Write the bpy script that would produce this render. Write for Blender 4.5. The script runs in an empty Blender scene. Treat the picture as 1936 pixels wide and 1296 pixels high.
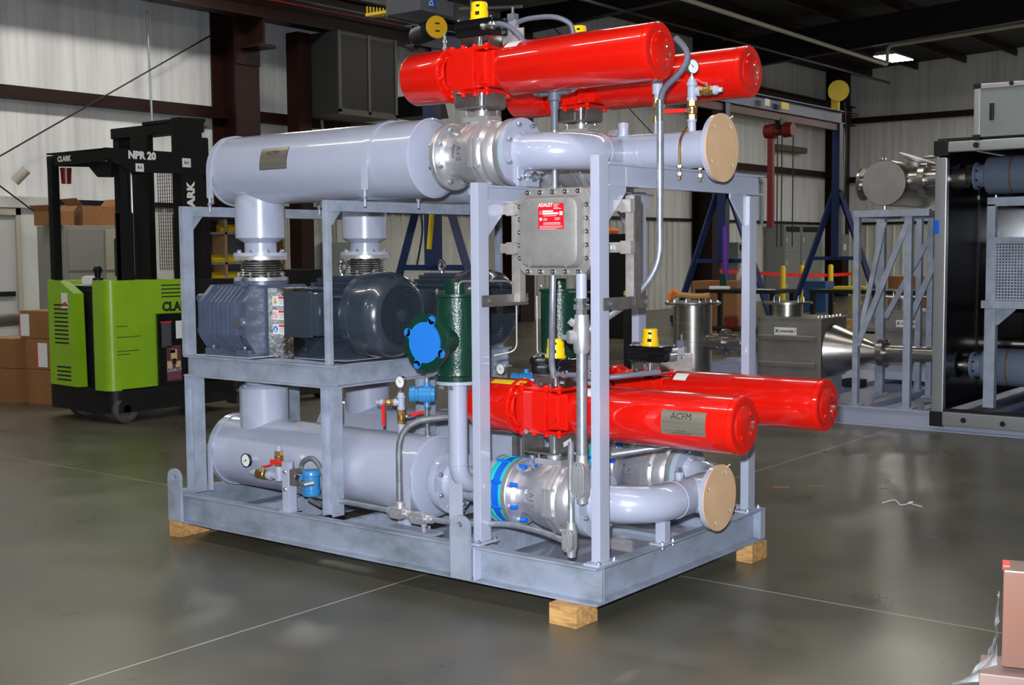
import bpy, bmesh, math, random
from mathutils import Vector, Matrix
random.seed(7)
PI = math.pi
sc = bpy.context.scene
COL = sc.collection
V = Vector

# ------------------------------------------------------------------ camera
def make_camera():
    yaw, pitch, roll = (math.radians(a) for a in (38.0958, -4.2207, -0.4566))
    F = V((-math.sin(yaw)*math.cos(pitch), math.cos(yaw)*math.cos(pitch), math.sin(pitch)))
    R = V((math.cos(yaw), math.sin(yaw), 0)); U = R.cross(F)
    R2 = R*math.cos(roll)+U*math.sin(roll); U2 = -R*math.sin(roll)+U*math.cos(roll)
    cd = bpy.data.cameras.new('camera'); cam = bpy.data.objects.new('camera', cd); COL.objects.link(cam)
    M = Matrix((R2, U2, -F)).transposed().to_4x4(); M.translation = V((2.8599, -4.2024, 1.57))
    cam.matrix_world = M
    cd.sensor_width = 36; cd.lens = 2355.49/1936*36; cd.clip_start = .05; cd.clip_end = 200
    sc.camera = cam
    return R2, U2, F
CR, CU, CF = make_camera()
# ------------------------------------------------------------------ light and exposure
sc.view_settings.view_transform = 'Standard'; sc.view_settings.look = 'None'
sc.view_settings.gamma = 1; sc.view_settings.use_curve_mapping = False
sc.view_settings.exposure = 0.0
w = bpy.data.worlds.new('world'); sc.world = w; w.use_nodes = True
w.node_tree.nodes['Background'].inputs[0].default_value = (.05, .055, .06, 1)
w.node_tree.nodes['Background'].inputs[1].default_value = .3
def lamp(name, kind, loc, energy, color, **k):
    l = bpy.data.lights.new(name, kind); l.energy = energy; l.color = color
    for a, b in k.items(): setattr(l, a, b)
    o = bpy.data.objects.new(name, l); o.location = loc; COL.objects.link(o); return o
# the camera's own flash, just above the lens
FLASH = lamp('camera_flash', 'SPOT', (2.83, -4.24, 1.73), 1950, (.86, .92, 1.0), spot_size=math.radians(75), spot_blend=.6, shadow_soft_size=.035)
FLASH.rotation_euler = (math.radians(90-3.5), 0, math.radians(38.1))
# high-bay fixtures in the hall (many added unseen to brighten walls); strength of their tubes:
BAY_EMIT = 52.0
# (x, y, runs along x?)
BAYS = [(-11.3, 1.5, 0), (-11.3, 8.2, 0), (-9.2, 26.9, 0), (-2.8, 13.5, 0), (-1.0, 22.0, 0), (5.0, 18.0, 0), (-6.2, -1.9, 1), (-9.5, 15.0, 0), (-11.3, 5.0, 0), (-3.0, -9.0, 0), (3.5, -9.0, 0), (0.0, -12.0, 0), (-5.0, 17.0, 0), (-5.0, 31.0, 0), (-.5, 28.0, 0), (-.5, 32.5, 0), (4.0, 30.0, 0), (-4.6, 27.0, 0), (-4.5, 33.2, 0), (-3.4, 24.0, 0), (-2.5, 30.5, 0)]+[(-3.6+1.55*i, y, 1) for i in range(5) for y in (-1.9, 5.0)]

# ------------------------------------------------------------------ materials
MATS = {}
def mat(name, col, rough=.5, metal=0., col2=None, nscale=6., mix=(.35, .65), bump=0., bscale=40., emit=0, coat=0., stretch=None, alpha=1., spec=.5, rough2=None, trans=0.):
    m = bpy.data.materials.new(name); m.use_nodes = True; nt = m.node_tree; N = nt.nodes; L = nt.links
    b = N['Principled BSDF']
    b.inputs['Base Color'].default_value = (*col, 1); b.inputs['Roughness'].default_value = rough; b.inputs['Metallic'].default_value = metal
    b.inputs['Specular IOR Level'].default_value = spec
    if coat: b.inputs['Coat Weight'].default_value = coat; b.inputs['Coat Roughness'].default_value = .035
    if trans: b.inputs['Transmission Weight'].default_value = trans
    if alpha < 1: b.inputs['Alpha'].default_value = alpha
    if emit: b.inputs['Emission Color'].default_value = (*col, 1); b.inputs['Emission Strength'].default_value = emit
    if col2 or bump:
        tc = N.new('ShaderNodeTexCoord'); mp = N.new('ShaderNodeMapping'); L.new(tc.outputs['Object'], mp.inputs[0])
        if stretch: mp.inputs['Scale'].default_value = stretch
    if col2:
        nz = N.new('ShaderNodeTexNoise'); nz.inputs['Scale'].default_value = nscale; nz.inputs['Detail'].default_value = 6; nz.inputs['Roughness'].default_value = .6
        L.new(mp.outputs[0], nz.inputs['Vector'])
        cr = N.new('ShaderNodeValToRGB'); cr.color_ramp.elements[0].position = mix[0]; cr.color_ramp.elements[1].position = mix[1]
        cr.color_ramp.elements[0].color = (*col, 1); cr.color_ramp.elements[1].color = (*col2, 1)
        L.new(nz.outputs[0], cr.inputs[0]); L.new(cr.outputs[0], b.inputs['Base Color'])
        if rough2 is not None:
            mr = N.new('ShaderNodeMapRange'); mr.inputs[3].default_value = rough; mr.inputs[4].default_value = rough2
            mr.inputs[1].default_value = .3; mr.inputs[2].default_value = .7
            L.new(nz.outputs[0], mr.inputs[0]); L.new(mr.outputs[0], b.inputs['Roughness'])
    if bump:
        n2 = N.new('ShaderNodeTexNoise'); n2.inputs['Scale'].default_value = bscale; n2.inputs['Detail'].default_value = 4
        L.new(mp.outputs[0], n2.inputs['Vector'])
        bp = N.new('ShaderNodeBump'); bp.inputs['Strength'].default_value = bump; bp.inputs['Distance'].default_value = .01
        L.new(n2.outputs[0], bp.inputs['Height']); L.new(bp.outputs[0], b.inputs['Normal'])
    MATS[name] = m; return m
PAINT = mat('grey_blue_paint', (.365, .39, .50), .28, 0, (.39, .41, .515), 5, bump=.0, coat=.8)
GALV = mat('galvanised_steel', (.36, .40, .50), .42, .2, (.24, .275, .33), 7, (.4, .68), bump=.03, rough2=.55)
GALVD = mat('galvanised_beam', (.33, .37, .47), .40, .2, (.16, .195, .22), 3.5, (.42, .72), bump=.03, rough2=.6, stretch=(1, 1, 1.6))
BEAMTOP = mat('dusty_steel', (.13, .12, .11), .6, .3, (.25, .25, .27), 12)
CONDUIT = mat('galvanised_conduit', (.42, .45, .52), .35, .65, (.3, .33, .37), 25, bump=.02)
RED = mat('actuator_red', (.66, .006, .001), .35, 0, (.63, .005, .001), 4, coat=1., spec=.2)
CASTS = mat('cast_stainless', (.66, .65, .67), .36, .7, (.52, .51, .54), 9, bump=.06, bscale=220)
STEEL = mat('stainless', (.5, .49, .47), .25, 1.)
CRINKLE = mat('crinkled_stainless', (.62, .58, .50), .12, 1., bump=.9, bscale=14)
DULLSS = mat('dull_stainless_plate', (.15, .138, .13), .40, .55, (.22, .205, .195), 14)
UNI = mat('unistrut_galv', (.46, .42, .40), .45, .4, (.32, .29, .26), 16)
CHROME = mat('bright_zinc', (.72, .76, .80), .18, .95)
ZBLUE = mat('zinc_bolt', (.45, .53, .58), .25, .85)
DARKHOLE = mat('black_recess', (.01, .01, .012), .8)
MOTOR = mat('motor_charcoal', (.032, .043, .06), .25, 0, (.028, .037, .052), 8, coat=.8)
BLOWER = mat('blower_casting_blue_grey', (.085, .105, .165), .34, .1, (.07, .088, .14), 14, bump=.12, bscale=110)
GREEN = mat('filter_green', (.0025, .038, .022), .28, 0, (.002, .03, .017), 9, bump=.25, bscale=90, coat=.3)
CAPBLUE = mat('blue_plastic_cap', (.012, .17, .60), .5)
XMTR = mat('transmitter_blue', (.03, .21, .48), .3, coat=.3)
BRASS = mat('brass', (.50, .31, .10), .32, .85, (.38, .22, .07), 30)
HANDLE = mat('red_vinyl_handle', (.75, .02, .015), .35)
BLACKP = mat('glossy_black', (.006, .006, .007), .12, coat=.5)
YELLOW = mat('beacon_yellow', (.95, .62, .005), .25, coat=.3)
MDF = mat('hardboard_cover', (.66, .43, .25), .65, 0, (.58, .37, .21), 7)
TEAL = mat('teal_gasket', (.02, .55, .47), .4)
TAPEB = mat('blue_tape', (.006, .13, .68), .35)
JBOX = mat('cast_aluminium_box', (.38, .36, .35), .45, .45, (.30, .285, .275), 9, bump=.12, bscale=160)
LABELR = mat('red_label', (.62, .01, .02), .35)
WHITE = mat('white_label', (.75, .75, .73), .5)
INK = mat('black_ink', (.012, .012, .012), .5)
FACEW = mat('gauge_dial', (.78, .78, .74), .35)
HOSE = mat('grey_hose', (.12, .13, .17), .45)
HOSED = mat('weathered_conduit', (.16, .165, .18), .38, .5, (.26, .27, .3), 20)
NPLATE = mat('polished_nameplate', (.52, .46, .34), .28, .72, (.33, .31, .27), 3, stretch=(.1, 1, 9))
WOOD = mat('lumber', (.58, .33, .12), .6, 0, (.30, .14, .045), 6, (.42, .68), stretch=(1.5, 6, 9), bump=.1)
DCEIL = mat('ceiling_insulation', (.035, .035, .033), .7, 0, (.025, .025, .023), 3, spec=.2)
DRED = mat('dark_red_primer', (.020, .0045, .003), .5, 0, (.014, .0035, .0025), 3, spec=.3)
BLACKST = mat('black_steel', (.008, .008, .009), .5, spec=.3)
NAVY = mat('gantry_navy', (.006, .022, .10), .4)
LIME = mat('forklift_lime', (.26, .48, .012), .35, 0, (.22, .42, .01), 2.5, coat=.2)
MASTB = mat('mast_black', (.004, .0045, .005), .5, spec=.25)
CARD = mat('cardboard', (.30, .13, .045), .7, 0, (.25, .11, .038), 3)
TYREG = mat('worn_tyre', (.06, .057, .054), .75)
BROWN = mat('primer_red', (.16, .008, .006), .5)
YELP = mat('safety_yellow', (.75, .55, .01), .45)
CREAM = mat('cream_metal', (.42, .39, .32), .5)
GREYCAB = mat('grey_enclosure', (.22, .235, .235), .45, .1)
ALU = mat('aluminium_profile', (.55, .56, .58), .3, .8)
GLASSY = mat('black_panel', (.006, .006, .007), .12)
SS = mat('brushed_stainless', (.42, .40, .37), .30, .95, (.34, .32, .30), 5, stretch=(1, 1, 8), bump=.02)
SSD = mat('scuffed_stainless', (.30, .285, .26), .45, .6, (.24, .225, .205), 4)
COPPER = mat('wrapped_carton', (.17, .072, .045), .35, 0, (.15, .080, .062), 3, coat=.4)
FILM = mat('stretch_film', (.7, .75, .8), .08, alpha=.42, bump=.8, bscale=30)
PURPLE = mat('purple_sling', (.10, .02, .32), .5)
ORANGE = mat('orange_strap', (.85, .20, .01), .5)
PLUM = mat('plum_decal', (.10, .03, .045), .5)
TAN = mat('tan_decal', (.60, .42, .22), .5)

def floor_material():
    m = bpy.data.materials.new('polished_concrete'); m.use_nodes = True; nt = m.node_tree; N = nt.nodes; L = nt.links; b = N['Principled BSDF']
    tc = N.new('ShaderNodeTexCoord')
    def noise(s, d, st=(1, 1, 1)):
        mp = N.new('ShaderNodeMapping'); mp.inputs['Scale'].default_value = st; L.new(tc.outputs['Object'], mp.inputs[0])
        n = N.new('ShaderNodeTexNoise'); n.inputs['Scale'].default_value = s; n.inputs['Detail'].default_value = d; n.inputs['Roughness'].default_value = .62; L.new(mp.outputs[0], n.inputs['Vector']); return n
    def ramp(n, p0, p1, c0, c1):
        r = N.new('ShaderNodeValToRGB'); r.color_ramp.elements[0].position = p0; r.color_ramp.elements[1].position = p1
        r.color_ramp.elements[0].color = (*c0, 1); r.color_ramp.elements[1].color = (*c1, 1); L.new(n.outputs[0], r.inputs[0]); return r
    n1 = noise(.45, 5); r1 = ramp(n1, .25, .75, (.088, .082, .060), (.128, .120, .094))
    n2 = noise(1.5, 5); r2 = ramp(n2, .28, .70, (.62, .63, .64), (1.08, 1.08, 1.06))
    mx = N.new('ShaderNodeMix'); mx.data_type = 'RGBA'; mx.blend_type = 'MULTIPLY'; mx.inputs[0].default_value = 1
    L.new(r1.outputs[0], mx.inputs[6]); L.new(r2.outputs[0], mx.inputs[7])
    # rusty and dark stains
    n3 = noise(.9, 4); r3 = ramp(n3, .52, .78, (1, 1, 1), (1.35, .98, .62))
    m2 = N.new('ShaderNodeMix'); m2.data_type = 'RGBA'; m2.blend_type = 'MULTIPLY'; m2.inputs[0].default_value = .8
    L.new(mx.outputs[2], m2.inputs[6]); L.new(r3.outputs[0], m2.inputs[7])
    # saw-cut joints
    sp = N.new('ShaderNodeSeparateXYZ'); L.new(tc.outputs['Object'], sp.inputs[0])
    def line(out, pos, wd):
        a = N.new('ShaderNodeMath'); a.operation = 'SUBTRACT'; L.new(out, a.inputs[0]); a.inputs[1].default_value = pos
        c = N.new('ShaderNodeMath'); c.operation = 'ABSOLUTE'; L.new(a.outputs[0], c.inputs[0])
        d = N.new('ShaderNodeMath'); d.operation = 'LESS_THAN'; L.new(c.outputs[0], d.inputs[0]); d.inputs[1].default_value = wd; return d
    ls = [line(sp.outputs[0], -1.163, .0045), line(sp.outputs[1], .936, .004)]
    cur = ls[0]
    for x in ls[1:]:
        mxm = N.new('ShaderNodeMath'); mxm.operation = 'MAXIMUM'; L.new(cur.outputs[0], mxm.inputs[0]); L.new(x.outputs[0], mxm.inputs[1]); cur = mxm
    m3 = N.new('ShaderNodeMix'); m3.data_type = 'RGBA'; L.new(cur.outputs[0], m3.inputs[0]); L.new(m2.outputs[2], m3.inputs[6]); m3.inputs[7].default_value = (.42, .42, .43, 1)
    L.new(m3.outputs[2], b.inputs['Base Color'])
    mr = N.new('ShaderNodeMapRange'); mr.inputs[1].default_value = .3; mr.inputs[2].default_value = .7; mr.inputs[3].default_value = .25; mr.inputs[4].default_value = .40
    L.new(n2.outputs[0], mr.inputs[0]); L.new(mr.outputs[0], b.inputs['Roughness'])
    b.inputs['Specular IOR Level'].default_value = .45
    return m
FLOORM = floor_material()
def wall_material(name, axis, c0, c1, rib=0):
    # white vinyl-faced insulation hanging in slightly creased vertical strips / ribbed liner panel
    m = bpy.data.materials.new(name); m.use_nodes = True; nt = m.node_tree; N = nt.nodes; L = nt.links; b = N['Principled BSDF']
    tc = N.new('ShaderNodeTexCoord'); mp = N.new('ShaderNodeMapping'); L.new(tc.outputs['Object'], mp.inputs[0])
    mp.inputs['Scale'].default_value = (1, 1, .06)
    n = N.new('ShaderNodeTexNoise'); n.inputs['Scale'].default_value = 7; n.inputs['Detail'].default_value = 8; L.new(mp.outputs[0], n.inputs['Vector'])
    r = N.new('ShaderNodeValToRGB'); r.color_ramp.elements[0].position = .3; r.color_ramp.elements[1].position = .6
    r.color_ramp.elements[0].color = (*c0, 1); r.color_ramp.elements[1].color = (*c1, 1); L.new(n.outputs[0], r.inputs[0])
    L.new(r.outputs[0], b.inputs['Base Color']); b.inputs['Roughness'].default_value = .35
    bp = N.new('ShaderNodeBump'); bp.inputs['Strength'].default_value = .45; bp.inputs['Distance'].default_value = .03; L.new(n.outputs[0], bp.inputs['Height']); L.new(bp.outputs[0], b.inputs['Normal'])
    return m
WALLM = wall_material('vinyl_insulation', 1, (.56, .57, .59), (.74, .75, .76))
PANELM = mat('white_ribbed_liner', (.60, .61, .58), .4, 0, (.53, .54, .51), 2)

# ------------------------------------------------------------------ mesh builder (world coordinates)
class MB:
    def __init__(s): s.v = []; s.f = []; s.wn = False
    def add(s, vs, fs):
        o = len(s.v); s.v += [tuple(v) for v in vs]; s.f += [tuple(i+o for i in f) for f in fs]; return s
    def box(s, x0, x1, y0, y1, z0, z1, bev=0, M=None):
        bm = bmesh.new(); bmesh.ops.create_cube(bm, size=1)
        for v in bm.verts: v.co = V(((x0+x1)/2+v.co.x*abs(x1-x0), (y0+y1)/2+v.co.y*abs(y1-y0), (z0+z1)/2+v.co.z*abs(z1-z0)))
        if bev: s.wn = True; bmesh.ops.bevel(bm, geom=list(bm.edges), offset=bev, segments=2, affect='EDGES', profile=.6)
        bm.verts.index_update()
        vs = [(M @ v.co if M else v.co.copy()) for v in bm.verts]; fs = [[v.index for v in f.verts] for f in bm.faces]; bm.free()
        return s.add(vs, fs)
    def cyl(s, p0, p1, r, r1=None, n=24, cap=True):
        p0 = V(p0); p1 = V(p1); d = (p1-p0); r1 = r if r1 is None else r1
        return s.lathe(p0, d.normalized(), [(0, 0), (0, r), (d.length, r1), (d.length, 0)] if cap else [(0, r), (d.length, r1)], n)
    def lathe(s, p, axis, prof, n=32, a0=0, a1=2*PI, sx=1.):
        p = V(p); z = V(axis).normalized(); h = V((0, 0, 1)) if abs(z.z) < .9 else V((1, 0, 0))
        x = h.cross(z).normalized(); y = z.cross(x); full = abs(a1-a0-2*PI) < 1e-6; k = n if full else n+1
        o = len(s.v); rings = []
        for t, r in prof:
            if r < 1e-6: s.v.append(tuple(p+z*t)); rings.append([len(s.v)-1]); continue
            rg = []
            for i in range(k):
                a = a0+(a1-a0)*i/n; s.v.append(tuple(p+z*t+x*(r*math.cos(a)*sx)+y*(r*math.sin(a)))); rg.append(len(s.v)-1)
            rings.append(rg)
        for A, B in zip(rings, rings[1:]):
            m = k if full else k-1
            for i in range(m):
                j = (i+1) % k
                if len(A) == 1 and len(B) == 1: continue
                if len(A) == 1: s.f.append((A[0], B[j], B[i]))
                elif len(B) == 1: s.f.append((A[i], A[j], B[0]))
                else: s.f.append((A[i], A[j], B[j], B[i]))
        return s
    def tube(s, pts, r, n=12, cap=True):
        pts = [V(p) for p in pts]; rs = r if isinstance(r, (list, tuple)) else [r]*len(pts); o = len(s.v); N = None
        for i, p in enumerate(pts):
            t = ((pts[min(i+1, len(pts)-1)]-p).normalized() + (p-pts[max(i-1, 0)]).normalized()).normalized()
            if N is None: h = V((0, 0, 1)) if abs(t.z) < .9 else V((1, 0, 0)); N = h.cross(t).normalized()
            N = (N - t*N.dot(t)).normalized(); B = t.cross(N)
            for k in range(n):
                a = 2*PI*k/n; s.v.append(tuple(p+N*(rs[i]*math.cos(a))+B*(rs[i]*math.sin(a))))
        for i in range(len(pts)-1):
            for k in range(n):
                j = (k+1) % n; a = o+i*n; s.f.append((a+k, a+j, a+n+j, a+n+k))
        if cap: s.f.append(tuple(o+k for k in reversed(range(n)))); e = o+(len(pts)-1)*n; s.f.append(tuple(e+k for k in range(n)))
        return s
    def prism(s, poly, o, ux, uy, h):
        o = V(o); ux = V(ux); uy = V(uy); n = ux.cross(uy).normalized()*h; k = len(poly)
        vs = [o+ux*a+uy*b for a, b in poly]; vs += [v+n for v in vs]
        return s.add(vs, [tuple(reversed(range(k))), tuple(range(k, 2*k))]+[(i, (i+1) % k, (i+1) % k+k, i+k) for i in range(k)])
    def torus(s, c, axis, R, r, n=32, m=10, a0=0, a1=2*PI):
        z = V(axis).normalized(); h = V((0, 0, 1)) if abs(z.z) < .9 else V((1, 0, 0)); x = h.cross(z).normalized(); y = z.cross(x); c = V(c)
        full = abs(a1-a0-2*PI) < 1e-6; k = n if full else n+1; o = len(s.v)
        for i in range(k):
            a = a0+(a1-a0)*i/n; d = x*math.cos(a)+y*math.sin(a)
            for j in range(m): b = 2*PI*j/m; s.v.append(tuple(c+d*(R+r*math.cos(b))+z*(r*math.sin(b))))
        for i in range(n):
            for j in range(m):
                i2 = (i+1) % k; j2 = (j+1) % m; s.f.append((o+i*m+j, o+i2*m+j, o+i2*m+j2, o+i*m+j2))
        return s
    def sphere(s, c, r, n=20, sz=1.):
        return s.lathe(V(c)-V((0, 0, r*sz)), (0, 0, 1), [(r*sz*(1-math.cos(PI*i/12)), r*math.sin(PI*i/12)) for i in range(13)], n)
    def build(s, name, m, parent=None, ang=35, **tags):
        me = bpy.data.meshes.new(name)
        if parent is not None: off = wloc(parent)
        else:
            xs, ys, zs = zip(*s.v); off = V(((min(xs)+max(xs))/2, (min(ys)+max(ys))/2, min(zs)))
        me.from_pydata([(a-off.x, b-off.y, c-off.z) for a, b, c in s.v], [], s.f); me.validate()
        bm = bmesh.new(); bm.from_mesh(me); bmesh.ops.recalc_face_normals(bm, faces=bm.faces); bm.to_mesh(me); bm.free()
        me.materials.append(m)
        me.polygons.foreach_set('use_smooth', [True]*len(me.polygons)); me.set_sharp_from_angle(angle=math.radians(ang))
        o = bpy.data.objects.new(name, me); COL.objects.link(o)
        if parent is not None: o.parent = parent
        else: o.location = off
        if s.wn: md = o.modifiers.new('wn', 'WEIGHTED_NORMAL'); md.keep_sharp = True
        for k, v in tags.items(): o[k] = v
        return o
def wloc(o):
    p = V((0, 0, 0))
    while o is not None: p += o.location; o = o.parent
    return p
def thing(name, label, cat, loc, group=None):
    o = bpy.data.objects.new(name, None); o.empty_display_size = .1; COL.objects.link(o); o.location = loc
    o['label'] = label; o['category'] = cat
    if group: o['group'] = group
    return o
def tag(o, label, cat, group=None, kind=None):
    o['label'] = label; o['category'] = cat
    if group: o['group'] = group
    if kind: o['kind'] = kind
    return o
def kids(o): return [c for c in COL.objects if c.parent == o]
def struct(o): o['kind'] = 'structure'; return o
def dup(o, d, label, group=None):
    r = o.copy(); COL.objects.link(r); r.location = o.location+V(d); r['label'] = label
    if group: r['group'] = group
    elif 'group' in r and group is None: pass
    for c in kids(o):
        k = c.copy(); COL.objects.link(k); k.parent = r
        for g in kids(c):
            q = g.copy(); COL.objects.link(q); q.parent = k
    return r
def arc(pts, rad=.08, k=6):
    """round the corners of a polyline"""
    P = [V(p) for p in pts]; out = [P[0]]
    for i in range(1, len(P)-1):
        a, b, c = P[i-1], P[i], P[i+1]; u = (a-b); v = (c-b); d = min(rad, u.length*.49, v.length*.49); A = b+u.normalized()*d; B = b+v.normalized()*d
        for j in range(k+1): t = j/k; out.append(A*(1-t)**2+b*2*t*(1-t)+B*t*t)
    out.append(P[-1]); return out
def spline(pts, k=8):
    P = [V(p) for p in pts]; Q = [P[0]*2-P[1]]+P+[P[-1]*2-P[-2]]; out = []
    for i in range(1, len(Q)-2):
        a, b, c, d = Q[i-1:i+3]
        for j in range(k): t = j/k; out.append(.5*((2*b)+(c-a)*t+(2*a-5*b+4*c-d)*t*t+(3*b-a-3*c+d)*t**3))
    out.append(P[-1]); return out
BOLTS = {}
def bolt(parent, p, axis, L, s=.009, m=None, name='bolt'):
    m = m or ZBLUE; key = (round(L, 4), s, m.name)
    if key not in BOLTS:
        b = MB(); z = (0, 0, 1)
        b.lathe((0, 0, -L/2-s*.9), z, [(0, 0), (0, s*.95), (s*.15, s), (s*.9, s), (s*.9, 0)], 6)
        b.cyl((0, 0, -L/2), (0, 0, L/2+s*1.6), s*.55, n=8)
        b.lathe((0, 0, L/2), z, [(0, 0), (0, s), (s*.9, s), (s, s*.9), (s, 0)], 6)
        me = bpy.data.meshes.new('bolt'); me.from_pydata(b.v, [], b.f); me.materials.append(m); me.polygons.foreach_set('use_smooth', [True]*len(me.polygons)); me.set_sharp_from_angle(angle=.6); BOLTS[key] = me
    o = bpy.data.objects.new(name, BOLTS[key]); COL.objects.link(o); o.parent = parent; o.location = V(p)-wloc(parent)
    o.rotation_euler = V((0, 0, 1)).rotation_difference(V(axis)).to_euler(); return o
def ring(parent, c, axis, R, n, L, s=.009, ph=.5, m=None):
    z = V(axis).normalized(); h = V((0, 0, 1)) if abs(z.z) < .9 else V((1, 0, 0)); x = h.cross(z).normalized(); y = z.cross(x)
    for i in range(n):
        a = 2*PI*(i+ph)/n; bolt(parent, V(c)+x*(R*math.cos(a))+y*(R*math.sin(a)), axis, L, s, m)
def text(s, size, parent, m, o, ux, uy, depth=.0006, name='lettering', align='CENTER', wrap=None, bold=0., sx=1.):
    """text as mesh. o origin, ux/uy directions; wrap(u,v)->world point optional"""
    cu = bpy.data.curves.new('t', 'FONT'); cu.body = s; cu.size = size; cu.align_x = align; cu.align_y = 'CENTER'; cu.resolution_u = 2; cu.offset = bold
    if wrap is None: cu.extrude = depth/2
    ob = bpy.data.objects.new('t', cu); me = bpy.data.meshes.new_from_object(ob)
    off = wloc(parent); o = V(o); ux = V(ux).normalized(); uy = V(uy).normalized(); n = ux.cross(uy)
    for v in me.vertices:
        v.co = ((V(wrap(v.co.x*sx, v.co.y)) if wrap else o+ux*(v.co.x*sx)+uy*v.co.y+n*(v.co.z+depth/2))-off)
    bpy.data.objects.remove(ob); bpy.data.curves.remove(cu)
    me.name = name; me.materials.clear(); me.materials.append(m)
    t = bpy.data.objects.new(name, me); COL.objects.link(t); t.parent = parent; return t
def plate(parent, name, m, o, ux, uy, w, h, t=.001):
    o = V(o); ux = V(ux).normalized(); uy = V(uy).normalized()
    return MB().prism([(-w/2, -h/2), (w/2, -h/2), (w/2, h/2), (-w/2, h/2)], o, ux, uy, t).build(name, m, parent)
X_ = V((1, 0, 0)); Y_ = V((0, 1, 0)); Z_ = V((0, 0, 1))
def rline(parent, m, o, ux, uy, x0, x1, y, h, t=.0004, name='printed_line'):
    return plate(parent, name, m, V(o)+V(ux)*((x0+x1)/2)+V(uy)*y, ux, uy, x1-x0, h, t)
def channel_profile(h, w, t): # toes towards +a ; web at a=0
    return [(0, 0), (w, 0), (w, t), (t, t*1.3), (t, h-t*1.3), (w, h-t), (w, h), (0, h)]
# =================================================================== BUILDING SHELL
XW, YW, XR, YN = -14.3, 35.0, 12.0, -14.0
def roofz(x): return 7.25+.045*(x-XW)
struct(MB().box(XW-.2, XR+.2, YN-.2, YW+.2, -.12, 0).build('floor', FLOORM)); FL = COL.objects[-1]
# floor origin at world zero so that the joints fall where they are
FL.data.transform(Matrix.Translation(FL.location)); FL.location = (0, 0, 0)
struct(MB().box(XW-.15, XW, YN, YW, 2.33, 8.6).build('wall_left', WALLM))
struct(MB().box(XW-.15, XR, YW, YW+.15, 2.33, 9).build('wall_far', WALLM))
struct(MB().box(XR, XR+.15, YN, YW, 0, 9).build('wall_right', WALLM))
struct(MB().box(XW-.15, XR, YN-.15, YN, 0, 9).build('wall_near', WALLM))
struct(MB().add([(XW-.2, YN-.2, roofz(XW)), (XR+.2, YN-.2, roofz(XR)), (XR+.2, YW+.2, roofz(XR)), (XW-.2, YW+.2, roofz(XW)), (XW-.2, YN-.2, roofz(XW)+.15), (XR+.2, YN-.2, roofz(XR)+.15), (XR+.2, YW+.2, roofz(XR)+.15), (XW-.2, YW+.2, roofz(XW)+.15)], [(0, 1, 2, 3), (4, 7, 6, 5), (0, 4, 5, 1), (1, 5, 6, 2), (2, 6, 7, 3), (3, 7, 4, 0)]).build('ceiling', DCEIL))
# ribbed liner panel along the foot of both walls
def ribs(n, a, b, step): return [(a+i*step) for i in range(int((b-a)/step))]
mb = MB(); P = [(0, 0)]
y = YN
prof = []
yy = YN
while yy < YW-.3:
    prof += [(yy, 0), (yy+.20, 0), (yy+.225, .035), (yy+.275, .035), (yy+.30, 0)]; yy += .3
def ribwall(prof, axis):
    mb = MB(); n = len(prof); vs = []
    for z in (0, 2.33):
        for a, d in prof: vs.append((XW+.002+d, a, z) if axis else (a, YW-.002-d, z))
    mb.add(vs, [(i, i+1, n+i+1, n+i) for i in range(n-1)])
    return mb
struct(ribwall([p for p in prof if not (5.0 < p[0] < 6.1)], True).build('trim_1', PANELM, ang=15))
prof2 = []; xx = XW
while xx < XR-.3: prof2 += [(xx, 0), (xx+.20, 0), (xx+.225, .035), (xx+.275, .035), (xx+.30, 0)]; xx += .3
struct(ribwall(prof2, False).build('trim_2', PANELM, ang=15))
struct(MB().box(XW-.1, XW, YN, YW, 0, 2.33).build('wall_left', PANELM)); struct(MB().box(XW, XR, YW, YW+.1, 0, 2.33).build('wall_far', PANELM))
struct(MB().box(XW, XW+.06, YN, YW, 2.32, 2.40).build('trim_3', BLACKST)); struct(MB().box(XW, XR, YW-.06, YW, 2.32, 2.40).build('trim_4', BLACKST))
# girts: Z-sections
def zgirt(y0, y1, z, i): struct(MB().box(XW, XW+.20, y0, y1, z, z+.012).box(XW+.19, XW+.20, y0, y1, z-.16, z).box(XW, XW+.012, y0, y1, z, z+.05).box(XW+.05, XW+.2, y0, y1, z-.165, z-.158).build('trim_%d' % i, DRED))
zgirt(YN, YW, 4.0, 5); zgirt(YN, YW, 6.0, 6)
def xgirt(z, i): struct(MB().box(XW, XR, YW-.20, YW, z, z+.012).box(XW, XR, YW-.20, YW-.19, z-.18, z).build('trim_%d' % i, DRED))
xgirt(3.86, 7); xgirt(5.76, 8)
def istanchion(x, y, z1, w, d, name, label, m=DRED, along='y'):
    t = .02; wx, wy = (d, w)
    P = [(0, -wy/2), (t, -wy/2), (t, -t/2), (wx-t, -t/2), (wx-t, -wy/2), (wx, -wy/2), (wx, wy/2), (wx-t, wy/2), (wx-t, t/2), (t, t/2), (t, wy/2), (0, wy/2)]
    o = MB().prism(P, (x, y, 0), X_, Y_, z1).build(name, m); return tag(o, label, 'column')
cl_ = thing('building_column', 'wide dark red steel column on the left wall behind the lift truck mast', 'column', (-13.9, 9.7, 0))
P = [(0, -.2), (.03, -.2), (.03, -.012), (.47, -.012), (.47, -.2), (.5, -.2), (.5, .2), (.47, .2), (.47, .012), (.03, .012), (.03, .2), (0, .2)]
MB().prism(P, (XW+.02, 9.72, 0), X_*1.3, Y_*1.25, 7.2).build('shaft', DRED, cl_)
MB().box(-13.60, -13.12, 9.55, 9.9, 4.95, 5.0).box(-13.62, -13.2, 9.70, 9.74, 5.0, 5.42).build('runway_bracket', DRED, cl_)
MB().box(-13.62, -13.60, 9.47, 9.97, 4.7, 5.45).build('stiffener', DRED, cl_)
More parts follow.
